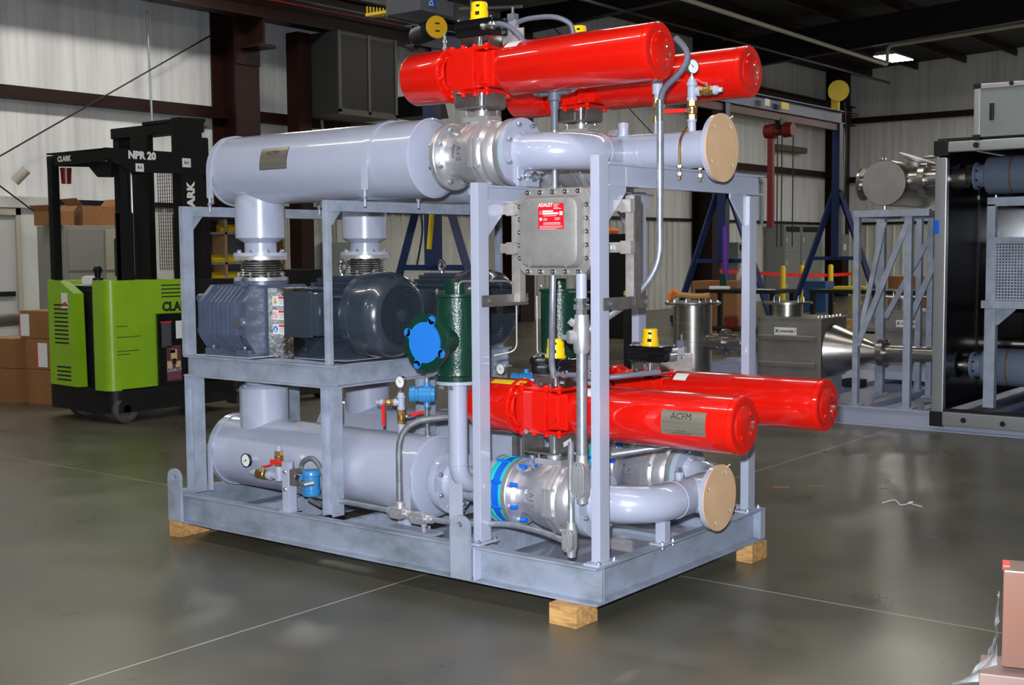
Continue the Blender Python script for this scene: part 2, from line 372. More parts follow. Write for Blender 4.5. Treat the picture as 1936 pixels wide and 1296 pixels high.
MB().box(XW+.02, -13.6, 9.34, 10.1, 0, .03).build('base_plate', DRED, cl_)
for i, (y, lb) in enumerate(((2.4, 'dark red column on the left wall left of the door'), (17.6, 'dark red column on the left wall behind the upper silencer'), (25.9, 'dark red column on the left wall behind the outlet pipe cover'), (34.5, 'dark red corner column where the two walls meet'))):
    if y < 3: continue
    istanchion(XW+.02, y, 7.3, .5, .62 if y > 20 else .5, 'building_column', lb)
# crane runway beam on the left
rb = thing('crane_runway_beam', 'long dark red crane runway beam running along the left wall under the roof', 'beam', (-13.3, 10, 5.42))
Pb = [(-.15, 0), (.15, 0), (.15, .025), (.012, .025), (.012, .575), (.15, .575), (.15, .6), (-.15, .6), (-.15, .575), (-.012, .575), (-.012, .025), (-.15, .025)]
MB().prism(Pb, (-13.3, 34, 5.42), X_, Z_, 40).build('i_beam', DRED, rb)
MB().box(-13.34, -13.26, -6, 34, 6.02, 6.07).build('rail', BLACKST, rb)
MB().box(-13.10, -13.07, -6, 34, 5.78, 5.81).build('green_conductor_bar', GREEN, rb); MB().box(-13.10, -13.07, -6, 34, 5.70, 5.73).build('red_conductor_bar', BROWN, rb)
# roof frames and purlins
for i, y in enumerate((-5, 2.4, 9.72, 17.6, 25.9)):
    zf = lambda x: roofz(x)-.75
    t = MB(); t.add([(XW, y-.12, roofz(XW)-1.0), (XR, y-.12, roofz(XR)-.7), (XR, y-.12, roofz(XR)-.22), (XW, y-.12, roofz(XW)-.22), (XW, y+.12, roofz(XW)-1.0), (XR, y+.12, roofz(XR)-.7), (XR, y+.12, roofz(XR)-.22), (XW, y+.12, roofz(XW)-.22)], [(0, 1, 2, 3), (4, 7, 6, 5), (0, 4, 5, 1), (1, 5, 6, 2), (2, 6, 7, 3), (3, 7, 4, 0)])
    struct(t.build('trim_%d' % (20+i), BLACKST))
k = 30; x = XW+1.2
while x < 4:
    z = roofz(x)-.22; struct(MB().box(x, x+.07, YN, YW, z, z+.20).build('trim_%d' % k, DRED)); k += 1; x += 1.5
# diagonal rod bracing on the left wall
def rod(label, a, b, r=.012, m=BLACKST): o = MB().tube([a, b], r, 8).build('brace_rod', m); return tag(o, label, 'brace rod')
rod('long diagonal brace rod crossing the left wall up to the red column', (-14.0, 5.0, 2.72), (-13.95, 9.2, 5.15))
rod('short diagonal brace rod dropping behind the cardboard boxes', (-14.0, 5.0, 2.85), (-13.95, 8.4, .5))
rod('diagonal brace rod high on the left wall behind the second beacon', (-13.95, 18.0, 7.0), (-13.95, 25.7, 3.2))
rod('diagonal brace rod on the left wall behind the outlet pipe', (-13.95, 18.5, 1.0), (-13.95, 25.5, 5.2))
bk = MB().cyl((-14.0, 5.66, 2.62), (-13.9, 5.80, 2.80), .07, n=12).build('brace_washer', CREAM); tag(bk, 'pale hillside washer where the two left brace rods meet', 'bracket')
vp = MB().cyl((-14.0, 8.06, 3.55), (-14.0, 8.02, 5.4), .02, n=10).build('wall_conduit', CONDUIT); tag(vp, 'thin vertical conduit on the left wall above the lift truck mast', 'conduit')

# door in the left wall
d = struct(MB().box(XW+.001, XW+.05, 4.9, 5.78, 0, 2.12).build('door_1', mat('door_white', (.47, .48, .48), .4)))
MB().box(XW+.05, XW+.09, 4.95, 5.74, .96, 1.03).build('panic_bar', BLACKST, d)
MB().box(XW, XW+.10, 5.78, 5.86, 0, 2.25).box(XW, XW+.10, 4.8, 4.88, 0, 2.25).box(XW, XW+.10, 4.8, 5.86, 2.15, 2.25).build('door_frame', CREAM, d)
struct(MB().box(XW, XW+.05, 5.86, 6.35, 0, 2.42).box(XW, XW+.12, 4.7, 6.35, 2.26, 2.42).build('trim_9', PANELM))

# high-bay fixtures, one in view, others unseen and many added for brightness
for i, (x, y, ax) in enumerate(BAYS):
    z = 6.35
    lab = 'lit rectangular high-bay fixture hanging from the dark roof' if (x, y) == (-9.2, 26.9) else 'lit high-bay fixture outside the picture, in a set with extras added for brightness'
    t = thing('ceiling_light', lab, 'ceiling light', (x, y, z), 'high-bay fixtures overhead' if (x, y) != (-9.2, 26.9) else None)
    u_, v_ = (Y_, X_) if ax else (X_, Y_)
    hx, hy = (.74, .06) if ax else (.28, .6)
    P = [(-.30, 0), (.30, 0), (.22, .10), (-.22, .10)]
    MB().prism([(a*(.6 if ax else 1), b) for a, b in P], V((x, y, z))-v_*.74 if ax else V((x, y-.62, z)), u_, Z_, 1.48 if ax else -1.24).build('housing', ALU, t)
    em = MATS.get('lamp_tubes') or mat('lamp_tubes', (1., .95, .86), .4, emit=BAY_EMIT)
    MB().box(x-hx, x+hx, y-hy, y+hy, z-.012, z-.002).build('diffuser', em, t)
    MB().cyl((x, y, z+.1), (x, y, roofz(x)), .008, n=6).build('hanger', BLACKST, t)

# sprinkler / conduit runs under the roof
def run(label, pts, r, m=None, cat='pipe', name='overhead_pipe'): o = MB().tube(arc(pts, .15), r, 10).build(name, m or CREAM); return tag(o, label, cat)
run('long overhead pipe running away under the roof above the red actuators', [(-8.4, 9, 6.0), (-8.85, 25.6, 6.0), (-8.85, 25.6, 6.45), (-2, 25.6, 6.75)], .045)
run('second overhead pipe higher and farther left under the roof', [(-10.4, 12, 6.15), (-10.5, 30, 6.15)], .03, BLACKST)

# =================================================================== BACKGROUND EQUIPMENT
# heater / duct box on the left wall
hv = thing('wall_ventilator', 'big dark wall-mounted box unit with two recessed panels above the upper silencer', 'ventilator', (-13.2, 11.8, 3.95))
MB().box(-14.25, -12.95, 11.15, 12.62, 3.98, 5.40, .01).build('housing', mat('vent_dark', (.022, .024, .024), .5), hv)
for y0, y1 in ((11.22, 11.87), (11.93, 12.56)): MB().box(-12.96, -12.945, y0, y1, 4.08, 5.33).build('louver_panel', BLACKST, hv)
MB().box(-12.96, -12.93, 11.15, 12.62, 3.96, 4.05).box(-12.96, -12.93, 11.15, 11.21, 4.0, 5.4).box(-12.96, -12.93, 11.87, 11.93, 4.0, 5.4).box(-12.96, -12.93, 12.56, 12.62, 4.0, 5.4).build('frame', mat('vent_frame', (.06, .056, .048), .5), hv)
po = MB().box(-13.9, -13.6, 10.82, 11.12, 0, 5.4).build('dark_post', DRED); tag(po, 'slim dark red post left of the wall ventilator', 'post')

# overhead hoist trolley near the top edge
ht = thing('electric_hoist', 'dark overhead hoist with blue maker plate and yellow round motor cap', 'hoist', (-3.4, 3.0, 3.3))
c = V((-3.35, 2.83, 3.22))
MB().lathe(c, V((.88, -.47, 0)), [(0, 0), (0, .06), (.004, .078), (.03, .083), (.034, .083), (.04, .076), (.042, 0)], 36).build('motor_cap', mat('hoist_yellow', (.62, .34, .005), .4), ht)
MB().lathe(c, -V((.88, -.47, 0)), [(0, 0), (0, .06), (.10, .06), (.12, .075), (.16, .075), (.40, .07), (.40, 0)], 30).build('motor_barrel', BLACKST, ht)
for z in (.025, -.03): MB().prism([(-.018, -.006), (.018, -.006), (.018, .006), (-.018, .006)], c+V((.88, -.47, 0))*.043+V((0, 0, z)), V((.47, .88, 0)), Z_, .001).build('cap_mark', INK, ht)
MB().box(-3.75, -3.40, 2.72, 3.1, 3.34, 3.9, .01).build('gearbox', mat('hoist_grey', (.10, .105, .115), .45), ht)
plate(ht, 'maker_plate', mat('plate_blue', (.02, .07, .22), .4), (-3.398, 2.83, 3.47), V((.3, .95, 0)), Z_, .10, .20, .004)
text('DEMAG', .05, ht, WHITE, (-3.388, 2.83, 3.47), Z_, V((-.3, -.95, 0)), .002)
MB().box(-3.3, -2.6, 2.9, 3.5, 3.42, 3.9, .01).build('trolley_frame', BLACKST, ht)
MB().tube([(-3.22, 2.95, 3.36), (-2.75, 3.1, 3.34)], .012, 8).build('control_rail', DULLSS, ht)
MB().tube([(-3.1, 2.95, 3.52), (-3.1, 2.95, 3.28)], .012, 8).build('control_rail', DULLSS, ht)
fc = thing('festoon_clamp', 'yellow festoon cable bracket hanging high left of the hoist', 'cable bracket', (-9.3, 8.6, 4.9))
MB().cyl((-9.3, 8.6, 4.9), (-9.3, 8.6, 5.6), .02, n=8).build('hanger_rod', YELP, fc)
q = MB()
for i in range(13): q.cyl((-9.62+i*.052, 8.6-.1+i*.01, 4.82+abs(i-6)*.008), (-9.62+i*.052, 8.6-.1+i*.01, 4.93+abs(i-6)*.01), .012, n=6)
q.box(-9.64, -8.98, 8.48, 8.62, 4.85, 4.89); q.build('clamp_bar', YELP, fc)

# blue gantry: beam on three A-frames
GX = -8.8
gb = thing('gantry_beam', 'navy blue gantry crane beam with dark trolley track beneath, high on the right', 'beam', (GX, 16, 4.35))
MB().prism([(-.11, 0), (.11, 0), (.11, .02), (.01, .02), (.01, .26), (.11, .26), (.11, .28), (-.11, .28), (-.11, .26), (-.01, .26), (-.01, .02), (-.11, .02)], (GX, 22.8, 4.36), X_, Z_, 14.3).build('i_beam', NAVY, gb)
MB().box(GX-.05, GX+.05, 8.6, 22.6, 4.20, 4.36).build('trolley_track', mat('rail_rust', (.07, .012, .008), .5), gb)
for y, m in ((18.9, WHITE), (19.7, YELP)): plate(gb, 'beam_label', m, (GX+.112, y, 4.5), Y_, Z_, .22 if m is WHITE else .35, .14, .004)
# a leg plane: A-frame across X
def aframe(y, label, top=4.36):
    t = thing('gantry_leg', label, 'gantry leg', (GX, y, 0))
    MB().box(GX-.09, GX+.09, y-.09, y+.09, 1.0 if False else 1.35, top, .004).build('post', NAVY, t)
    for s in (-1, 1):
        MB().tube([(GX+s*.06, y, 2.85), (GX+s*1.05, y, .18)], .075, 4).build('brace_leg', NAVY, t)
        MB().box(GX+s*1.05-.10, GX+s*1.05+.10, y-.06, y+.06, .12, .26).build('caster_plate', NAVY, t)
        MB().cyl((GX+s*1.05, y-.03, .09), (GX+s*1.05, y+.03, .09), .09, n=20).build('caster_wheel', TYREG, t)
    MB().box(GX-.58, GX+.58, y-.04, y+.04, 1.30, 1.38).build('cross_bar', NAVY, t)
    MB().torus((GX+.1, y-.1, 2.85), X_, .05, .012, 16, 8).build('lifting_eye', BLACKST, t)
    return t
aframe(8.9, 'blue A-frame leg of the gantry behind the near motor and silencer')
aframe(17.3, 'blue A-frame leg with purple sling, between the rear skid posts')
aframe(22.6, 'blue A-frame leg under the far right end of the gantry beam')
ps = MB().tube(spline([(GX+.12, 17.15, 2.0), (GX+.16, 17.1, 1.3), (GX+.2, 17.1, .75)], 6), .06, 8).build('lifting_sling', PURPLE); tag(ps, 'purple lifting sling hanging on the middle gantry leg', 'sling')
ps = MB().tube(spline([(GX+.14, 8.75, 2.6), (GX+.16, 8.7, 2.1), (GX+.10, 8.7, 1.6)], 6), .035, 8).build('lifting_sling', YELP); tag(ps, 'yellow lifting sling hanging on the gantry leg behind the near line', 'sling')
ch = thing('chain_hoist', 'red chain hoist hanging under the gantry beam', 'hoist', (GX, 19.8, 3.9))
MB().lathe((GX-.32, 19.7, 4.0), X_, [(0, 0), (0, .14), (.22, .16), (.24, .10), (.40, .10), (.42, .15), (.62, .14), (.62, 0)], 20).build('hoist_body', BROWN, ch)
MB().box(GX-.06, GX+.06, 19.6, 19.8, 4.0, 4.25).build('trolley', BLACKST, ch)
for dx in (-.05, .05, .3): MB().cyl((GX+dx, 19.7, 1.6), (GX+dx, 19.7, 3.9), .012, n=6).build('load_chain', BLACKST, ch)
MB().box(GX-.26, GX-.14, 19.66, 19.76, 2.0, 3.95).build('red_mast', BROWN, ch)
rl = thing('cable_reel', 'yellow spring cable reel high at the far end of the gantry beam', 'cable reel', (-8.8, 22.6, 4.64))
c = V((-8.78, 22.55, 5.06))
MB().lathe(c, V((.45, -.9, 0)), [(-.02, 0), (-.02, .12), (0, .22), (.03, .22), (.04, .15), (.20, .15), (.21, .23), (.24, .23), (.26, .08), (.26, 0)], 36).build('drum', YELP, rl)
MB().box(c.x-.16, c.x-.05, c.y-.02, c.y+.1, 4.64, 5.22, .02).build('mounting_bracket', YELP, rl)
MB().cyl((c.x, c.y, 4.64), (c.x, c.y, 4.95), .04, n=10).build('stand', YELP, rl)
MB().tube(spline([c+V((.2, -.1, -.25)), c+V((.25, -.1, -1.2)), c+V((.22, -.1, -2.4))], 6), .015, 6).build('cable', BLACKST, rl)

# electrical gear along the left wall near the far corner
EG = [(29.9, 31.0, 2.28, 'tall grey switchgear cabinet with vent slots, left of the pair on the left wall'), (31.05, 32.5, 2.28, 'tall grey switchgear cabinet, right of the pair on the left wall'), (27.0, 27.9, 1.75, 'grey cabinet seen between the gantry leg and the rear post')]
for i, (y0, y1, z1, lb) in enumerate(EG):
    t = thing('switchgear_cabinet', lb, 'electrical cabinet', (-13.9, (y0+y1)/2, 0))
    MB().box(-14.2, -13.6, y0, y1, 0, z1, .01).build('enclosure', GREYCAB, t)
    for z in (.1, .78, 1.46):
        if z+.6 < z1: MB().box(-13.602, -13.585, y0+.05, y1-.05, z, z+.62, .004).build('door_panel', GREYCAB, t); MB().box(-13.59, -13.575, y0+.12, y0+.16, z+.3, z+.42).build('latch', WHITE, t)
    MB().box(-13.6, -13.58, y0+.1, y1-.1, z1-.22, z1-.06).build('vent_slots', BLACKST, t)
t = thing('disconnect_switch', 'small grey disconnect box with two conduits on the corner column', 'electrical box', (-13.4, 33.6, 1.4)); MB().box(-13.55, -13.3, 33.4, 33.9, 1.3, 2.0, .01).build('enclosure', GREYCAB, t); MB().box(-13.3, -13.28, 33.5, 33.65, 1.5, 1.7).build('label', WHITE, t)
for dx in (0, .18):
    MB().tube(arc([(-13.4, 33.55+dx, 2.0), (-13.4, 33.55+dx, 5.6), (-13.4, 31.0, 5.7)], .8), .035, 8).build('conduit', CREAM, t)
for i, y in enumerate((28.6, 29.2, 29.7)):
    run('bent grey conduit, %s of three feeding the switchgear' % ('first', 'second', 'third')[i], [(-14.0, y, 2.3), (-14.0, y, 3.4+.15*i), (-14.0, y-2.5, 3.4+.15*i)], .06, CONDUIT, 'conduit', 'wall_conduit')
t = thing('disconnect_switch', 'grey disconnect box with red-tipped lever on the pale wall left of the near motor', 'electrical box', (-14.1, 12.3, .9)); MB().box(-14.25, -13.95, 11.85, 12.75, .95, 1.75, .01).build('enclosure', GREYCAB, t)
MB().box(-14.0, -13.94, 12.2, 12.45, 1.4, 1.6).build('rating_label', WHITE, t); MB().tube([(-13.95, 12.8, 1.6), (-13.85, 12.9, 1.2)], .04, 8).build('lever', HANDLE, t); MB().cyl((-14.1, 12.1, 1.75), (-14.1, 11.8, 4.2), .03, n=8).build('conduit', CREAM, t)
wu = MB().box(-14.30, -13.95, 30.2, 32.2, 4.5, 4.68, .03).build('strip_heater', mat('dull_brown', (.13, .09, .07), .6)); tag(wu, 'brown horizontal heater unit on the left wall, right of the red hoist', 'heater')
wf = MB().prism([(0, 0), (.7, 0), (.55, .42), (.15, .42)], (-13.7, 13.3, 4.1), Y_, Z_, .8).build('wall_heater', BLACKST); tag(wf, 'black heater hood peeking out behind the upper red actuator', 'heater')
# bollards, caution tape, workbenches
for i, (x, y, lb) in enumerate(((-11.95, 26.4, 'leftmost yellow bollard, behind the middle gantry leg'), (-12.1, 27.9, 'yellow bollard second from left in front of the switchgear'), (-11.7, 28.9, 'yellow bollard third from left in front of the switchgear'), (-11.3, 29.9, 'yellow bollard fourth from left near the corner'), (-9.2, 24.6, 'nearest and tallest-looking yellow bollard, right of the blue leg'))):
    t = thing('bollard', lb, 'bollard', (x, y, 0), 'yellow bollards'); MB().lathe((x, y, 0), Z_, [(0, 0), (0, .075), (1.05, .075), (1.1, .06), (1.12, 0)], 16).build('post', YELP, t); MB().lathe((x, y, 0), Z_, [(0, 0), (0, .13), (.02, .13), (.02, .076)], 16).build('base', YELP, t)
tp = MB(); Q = spline([(-12.8, 24.5, .95), (-11.95, 27.9, .78), (-11.3, 29.9, .80), (-9.2, 24.6, .98)], 8)
for a, b in zip(Q, Q[1:]): tp.add([a, b, b+V((0, 0, .09)), a+V((0, 0, .09)), a+V((.004, .004, 0)), b+V((.004, .004, 0)), b+V((.004, .004, .09)), a+V((.004, .004, .09))], [(0, 1, 2, 3), (4, 7, 6, 5), (0, 3, 7, 4), (1, 5, 6, 2), (3, 2, 6, 7), (0, 4, 5, 1)])
tag(tp.build('caution_tape', HANDLE), 'red caution tape strung between the yellow bollards', 'caution tape')
def bench(x0, x1, y0, y1, label):
    t = thing('workbench', label, 'workbench', ((x0+x1)/2, (y0+y1)/2, 0)); MB().box(x0, x1, y0, y1, .86, .92, .006).build('top', BLACKST, t)
    for x in (x0+.05, x1-.05):
        for y in (y0+.05, y1-.05): MB().box(x-.035, x+.035, y-.035, y+.035, 0, .86).build('leg', BLACKST, t)
    MB().box(x0+.03, x1-.03, y0+.03, y1-.03, .25, .29).build('shelf', BLACKST, t); return t
bench(-7.3, -5.9, 13.6, 14.4, 'black workbench left of the far rear post, with papers on it')
bench(-5.6, -3.9, 14.2, 15.0, 'black workbench right of the far rear post, cluttered with tools')
def boxy(name, label, cat, x, y, z, sx, sy, sz, m, bev=.01, rot=0, group=None):
    M = Matrix.Translation((x, y, z))@Matrix.Rotation(rot, 4, 'Z')
    o = MB().box(-sx/2, sx/2, -sy/2, sy/2, 0, sz, bev, M).build(name, m); return tag(o, label, cat, group)
boxy('carton', 'wide brown carton on the floor behind the left workbench', 'box', -8.0, 15.8, 0, .9, .6, 1.0, CARD)
boxy('carton', 'brown carton near the nearest bollard', 'box', -7.0, 22.6, 0, .9, .7, .95, CARD)
boxy('plastic_bin', 'blue plastic bin in front of the switchgear', 'bin', -10.3, 25.0, 0, .6, .5, .75, mat('bin_blue', (.02, .09, .25), .5))
boxy('spray_bottle', 'green bottle on the left workbench', 'bottle', -6.95, 13.9, .92, .1, .1, .26, GREEN, .03)
boxy('crumpled_cloth', 'crumpled white rag at the left end of the left workbench', 'cloth', -6.9, 13.68, .92, .34, .2, .05, WHITE, .02, .5)
boxy('paper_sheet', 'white papers on the left workbench', 'paper', -6.15, 13.75, .92, .3, .22, .01, WHITE, .002)
boxy('water_jug', 'pale blue jug behind the green bottle', 'jug', -6.6, 14.1, .92, .22, .22, .22, mat('jug', (.12, .2, .3), .3), .05)
boxy('tool_tray', 'yellow tray on the right workbench', 'tray', -5.0, 14.45, .92, .5, .2, .05, YELP, .01)
boxy('gas_can', 'red can under the left workbench', 'can', -6.75, 13.8, .29, .2, .15, .2, BROWN, .03)
boxy('spray_can', 'white and red can on the lower shelf of the left workbench', 'can', -6.3, 13.65, .29, .09, .09, .22, WHITE, .02)
boxy('lumber_stack', 'stack of brown boards under the left workbench', 'lumber', -6.1, 13.9, 0, .6, .4, .24, WOOD)
boxy('parts_box', 'small brown box under the right workbench', 'box', -5.0, 14.2, .29, .5, .3, .18, WOOD)
boxy('machine_cabinet', 'large black cabinet standing behind the tall conduit', 'cabinet', -9.55, 14.6, 0, .9, .6, 1.85, BLACKST, .02)
boxy('orange_cover', 'orange cloth cover on top of the large black cabinet', 'cloth', -9.75, 14.6, 1.85, .4, .4, .12, ORANGE, .05)
gc = thing('gas_cylinder', 'dark gas cylinder with yellow collar seen through the strut rack', 'gas cylinder', (-5.3, 8.6, 0)); MB().lathe((-5.3, 8.6, 0), Z_, [(0, 0), (0, .12), (1.02, .12), (1.12, .08), (1.14, 0)], 20).build('cylinder', BLACKST, gc); MB().lathe((-5.3, 8.6, 1.02), Z_, [(0, .121), (.05, .115), (.05, .10)], 20).build('yellow_collar', YELP, gc); MB().cyl((-5.3, 8.6, 1.12), (-5.3, 8.6, 1.25), .03, n=10).build('valve', BRASS, gc)
boxy('tool_chest', 'black tool chest top showing between the two motors', 'chest', -10.4, 7.75, 0, .6, .5, 1.33, BLACKST, .01)
o = MB().tube(spline([(-14.0, 14.4, 2.3), (-13.9, 14.3, 1.9), (-13.8, 14.0, 1.2)], 6), .02, 8).build('power_cable', BLACKST); tag(o, 'black cable hanging down the pale ribbed wall behind the near motor', 'cable')
o = MB().tube(spline([(GX+.2, 17.1, .80), (GX+.24, 17.05, .5), (GX+.2, 17.05, .1)], 6), .10, 8).build('black_sling', BLACKST); tag(o, 'black sling end below the purple sling on the middle gantry leg', 'sling')
fe = thing('fire_extinguisher', 'pale cylinder with dark hose beside the left workbench', 'fire extinguisher', (-9.0, 18.4, .0)); MB().lathe((-9.0, 18.4, .6), Z_, [(0, 0), (0, .09), (.45, .09), (.55, .03), (.6, .03), (.6, 0)], 16).build('cylinder', CREAM, fe); MB().box(-9.1, -8.9, 18.3, 18.5, 0, .6).build('stand', BLACKST, fe)

# shelving with yellow bins, seen under the near silencer
sh = thing('shelving_unit', 'shelving with plywood uprights and rows of yellow bins behind the near blower', 'shelving', (-11.2, 8.8, 0))
ux_ = V((.42, .91, 0)).normalized()
SX, SY0, SY1 = -11.6, 6.80, 8.42
for y in (SY0, 7.33, SY1): MB().box(SX-.25, SX+.25, y-.02, y+.02, 0, 2.05).build('upright', mat('plywood_%d' % int(y*10), (.36, .22, .12), .6), sh)
for z in (.25, .70, 1.17, 1.42, 1.85, 2.06): MB().box(SX-.25, SX+.25, SY0, SY1, z-.015, z+.015).build('shelf', GREYCAB if z < 2 else BLACKST, sh)
MB().box(SX-.27, SX-.25, SY0, SY1, 0, 2.05).build('back_panel', mat('shelf_back', (.13, .13, .15), .6), sh)
nb = 0; ord_ = ['first', 'second', 'third', 'fourth', 'fifth', 'sixth', 'seventh', 'eighth', 'ninth', 'tenth', 'eleventh', 'twelfth']
for z, rn in ((1.187, 'lower'), (1.437, 'middle'), (1.867, 'upper')):
    for i in range(12):
        y = SY0+.045+i*.128
        if rn == 'upper' and i < 4: continue
        b = MB().prism([(0, 0), (.28, 0), (.30, .05), (.18, .11), (0, .11)], (SX-.05, y, z), X_, Z_, -.118 if False else .118)
        tag(b.build('parts_bin', YELP), 'yellow parts bin on the %s bin row of the shelving, %s from the left' % (rn, ord_[i]), 'bin', 'yellow parts bins')
bx = boxy('carton', 'open carton on the top left shelf beside the yellow bins', 'box', SX, 7.02, 1.437+.43, .3, .2, .15, CARD)
bx = boxy('black_toolcase', 'black case on the shelf left of the yellow bins', 'case', SX, 7.20, 1.437+.43, .3, .12, .16, BLACKST)

# pale cabinet stack with boxes on top behind the lift truck
fcb = thing('filing_cabinet', 'tall pale beige cabinet behind the lift truck, boxes piled on top', 'cabinet', (-12.9, 6.1, 0))
MB().box(-13.4, -12.7, 5.62, 6.6, 0, 1.97, .01).build('carcass', mat('beige_grey', (.24, .235, .21), .5), fcb)
for i in range(3): MB().box(-12.70, -12.68, 5.66, 6.22, .1+i*.62, .1+i*.62+.58, .004).build('drawer_front', mat('beige_front_%d' % i, (.235, .23, .205), .5), fcb); MB().box(-12.70, -12.68, 6.26, 6.58, .1+i*.62, .1+i*.62+.58, .004).build('door_front', mat('cream_front_%d' % i, (.36, .335, .25), .5), fcb)
def carton(label, x, y, z, sx, sy, sz, rot=0, flap=False, lab=None):
    t = thing('cardboard_box', label, 'box', (x, y, z)); M = Matrix.Translation((x, y, z))@Matrix.Rotation(rot, 4, 'Z')
    MB().box(-sx/2, sx/2, -sy/2, sy/2, 0, sz, .004, M).build('carton', CARD, t)
    MB().box(-sx/2-.001, sx/2+.001, -.03, .03, sz*.78, sz+.0015, 0, M).build('packing_tape', mat('tape_%d' % random.randrange(9999), (.30, .15, .06), .35), t)
    if flap:
        for s in (-1, 1): MB().box(-sx/2, sx/2, -.003, .003, 0, sz*.5, 0, M@Matrix.Translation((0, s*sy/2, sz))@Matrix.Rotation(s*-.7, 4, 'X')).build('flap', CARD, t)
    if lab:
        MB().box(lab[0]-.07, lab[0]+.07, -sy/2-.002, -sy/2+.001, sz*.08, sz*.88, 0, M).build('shipping_label', WHITE, t)
        MB().box(lab[0]-.085, lab[0]-.07, -sy/2-.002, -sy/2+.001, sz*.08, sz*.88, 0, M).build('label_stripe', HANDLE, t)
    return t
carton('open brown box with flaps on the pale cabinet, left', -12.95, 5.62, 1.97, .4, .36, .2, .1, True)
carton('larger brown box with hand holes on the pale cabinet', -13.0, 6.25, 1.97, .45, .5, .28, -.1, True)
o = MB().sphere((-12.85, 6.62, 2.07), .14, 14, .7).build('plastic_bag', mat('bag_dark', (.01, .012, .02), .2, 0, (.01, .09, .35), 14, (.55, .6), bump=.8, bscale=20)); tag(o, 'black and blue plastic bag on the pale cabinet beside the boxes', 'bag')
# cardboard boxes at the far left
BX = [('brown box with a white label on top of the floor stack at the left', -9.03, 3.18, .60, .62, .40, .40, -.55, 0), ('brown box with a tall label in the middle layer of the stack, right one', -8.95, 3.12, .31, .62, .5, .29, 0, 0)]
def cst(px, label, x, y, z, sx, sy, sz, rot, lab=None): carton(label, x, y, z, sx, sy, sz, rot, False, lab)
cst(0, 'brown box on top of the floor stack, white label at its left', -9.13, 3.20, .69, .50, .46, .29, .12, (-.17,))
cst(0, 'brown box in the middle layer beside the truck, white label central', -9.00, 3.22, .37, .56, .50, .315, .15, (-.02,))
cst(0, 'brown box at the floor beside the lift truck, right one of the bottom layer', -8.98, 3.22, 0, .56, .50, .365, .15)
cst(0, 'brown box in the middle layer of the stack, cut by the left picture edge', -9.60, 3.05, .37, .52, .46, .315, .1)
cst(0, 'brown box at the floor, cut by the left picture edge', -9.58, 3.05, 0, .50, .46, .365, .1)
po = MB().tube([(-11.5, 3.6, .75), (-9.6, 4.3, .93)], .08, 16).build('steel_pipe', SS); tag(po, 'shiny steel pipe lying behind the boxes at the left edge', 'pipe')
cc = MB().lathe((-10.9, 4.5, .8), Z_, [(0, .22), (.02, .22), (.06, .12), (.25, .05), (.25, 0)], 16).build('funnel_hood', BLACKST); tag(cc, 'dark cone-shaped fitting with yellow caps at the left edge', 'fitting')
for dx in (-.03, .04): o = MB().cyl((-10.9+dx, 4.5, 1.05), (-10.9+dx, 4.5, 1.11), .022, n=10).build('yellow_cap', YELP); tag(o, 'small yellow cap on the dark cone at the left edge, %s' % ('left' if dx < 0 else 'right'), 'cap')

# =================================================================== LIFT TRUCK
lt = thing('lift_truck', 'lime green and black stand-up reach truck with tall mast', 'lift truck', (-7.7, 3.2, 0))
FX0, FX1, FY0 = -8.0, -7.02, 2.45
def rbox(mb, x0, x1, y0, y1, z0, z1, r=.08):  # rounded vertical corners
    P = []
    for cx, cy, a in ((x1-r, y1-r, 0), (x0+r, y1-r, PI/2), (x0+r, y0+r, PI), (x1-r, y0+r, 1.5*PI)):
        for i in range(6): b = a+PI/2*i/5; P.append((cx+r*math.cos(b), cy+r*math.sin(b)))
    return mb.prism(P, (0, 0, z0), X_, Y_, z1-z0)
mb = rbox(MB(), -8.1, FX1, FY0+.02, 3.95, .10, .32, .10); mb.build('chassis', BLACKST, lt)
mb = MB(); mb.prism([(FX0, .33), (FX0+.46, .32), (FX0+.44, 1.20), (FX0+.22, 1.31), (FX0, 1.33)], (0, FY0+.10, 0), X_, Z_, .10); mb.build('left_panel', LIME, lt)
MB().box(FX0, FX0+.08, FY0+.04, 3.3, .33, 1.32, .02).build('side_panel', LIME, lt)
rbox(MB(), -7.33, FX1, FY0, 3.02, .31, 1.325, .09).build('battery_cover', LIME, lt)
MB().box(-7.66, -7.30, FY0+.14, 3.2, .31, 1.23, .01).build('operator_recess', BLACKST, lt)
MB().box(-7.95, -7.3, FY0+.16, 3.2, 1.20, 1.27, .02).build('console_top', BLACKST, lt)
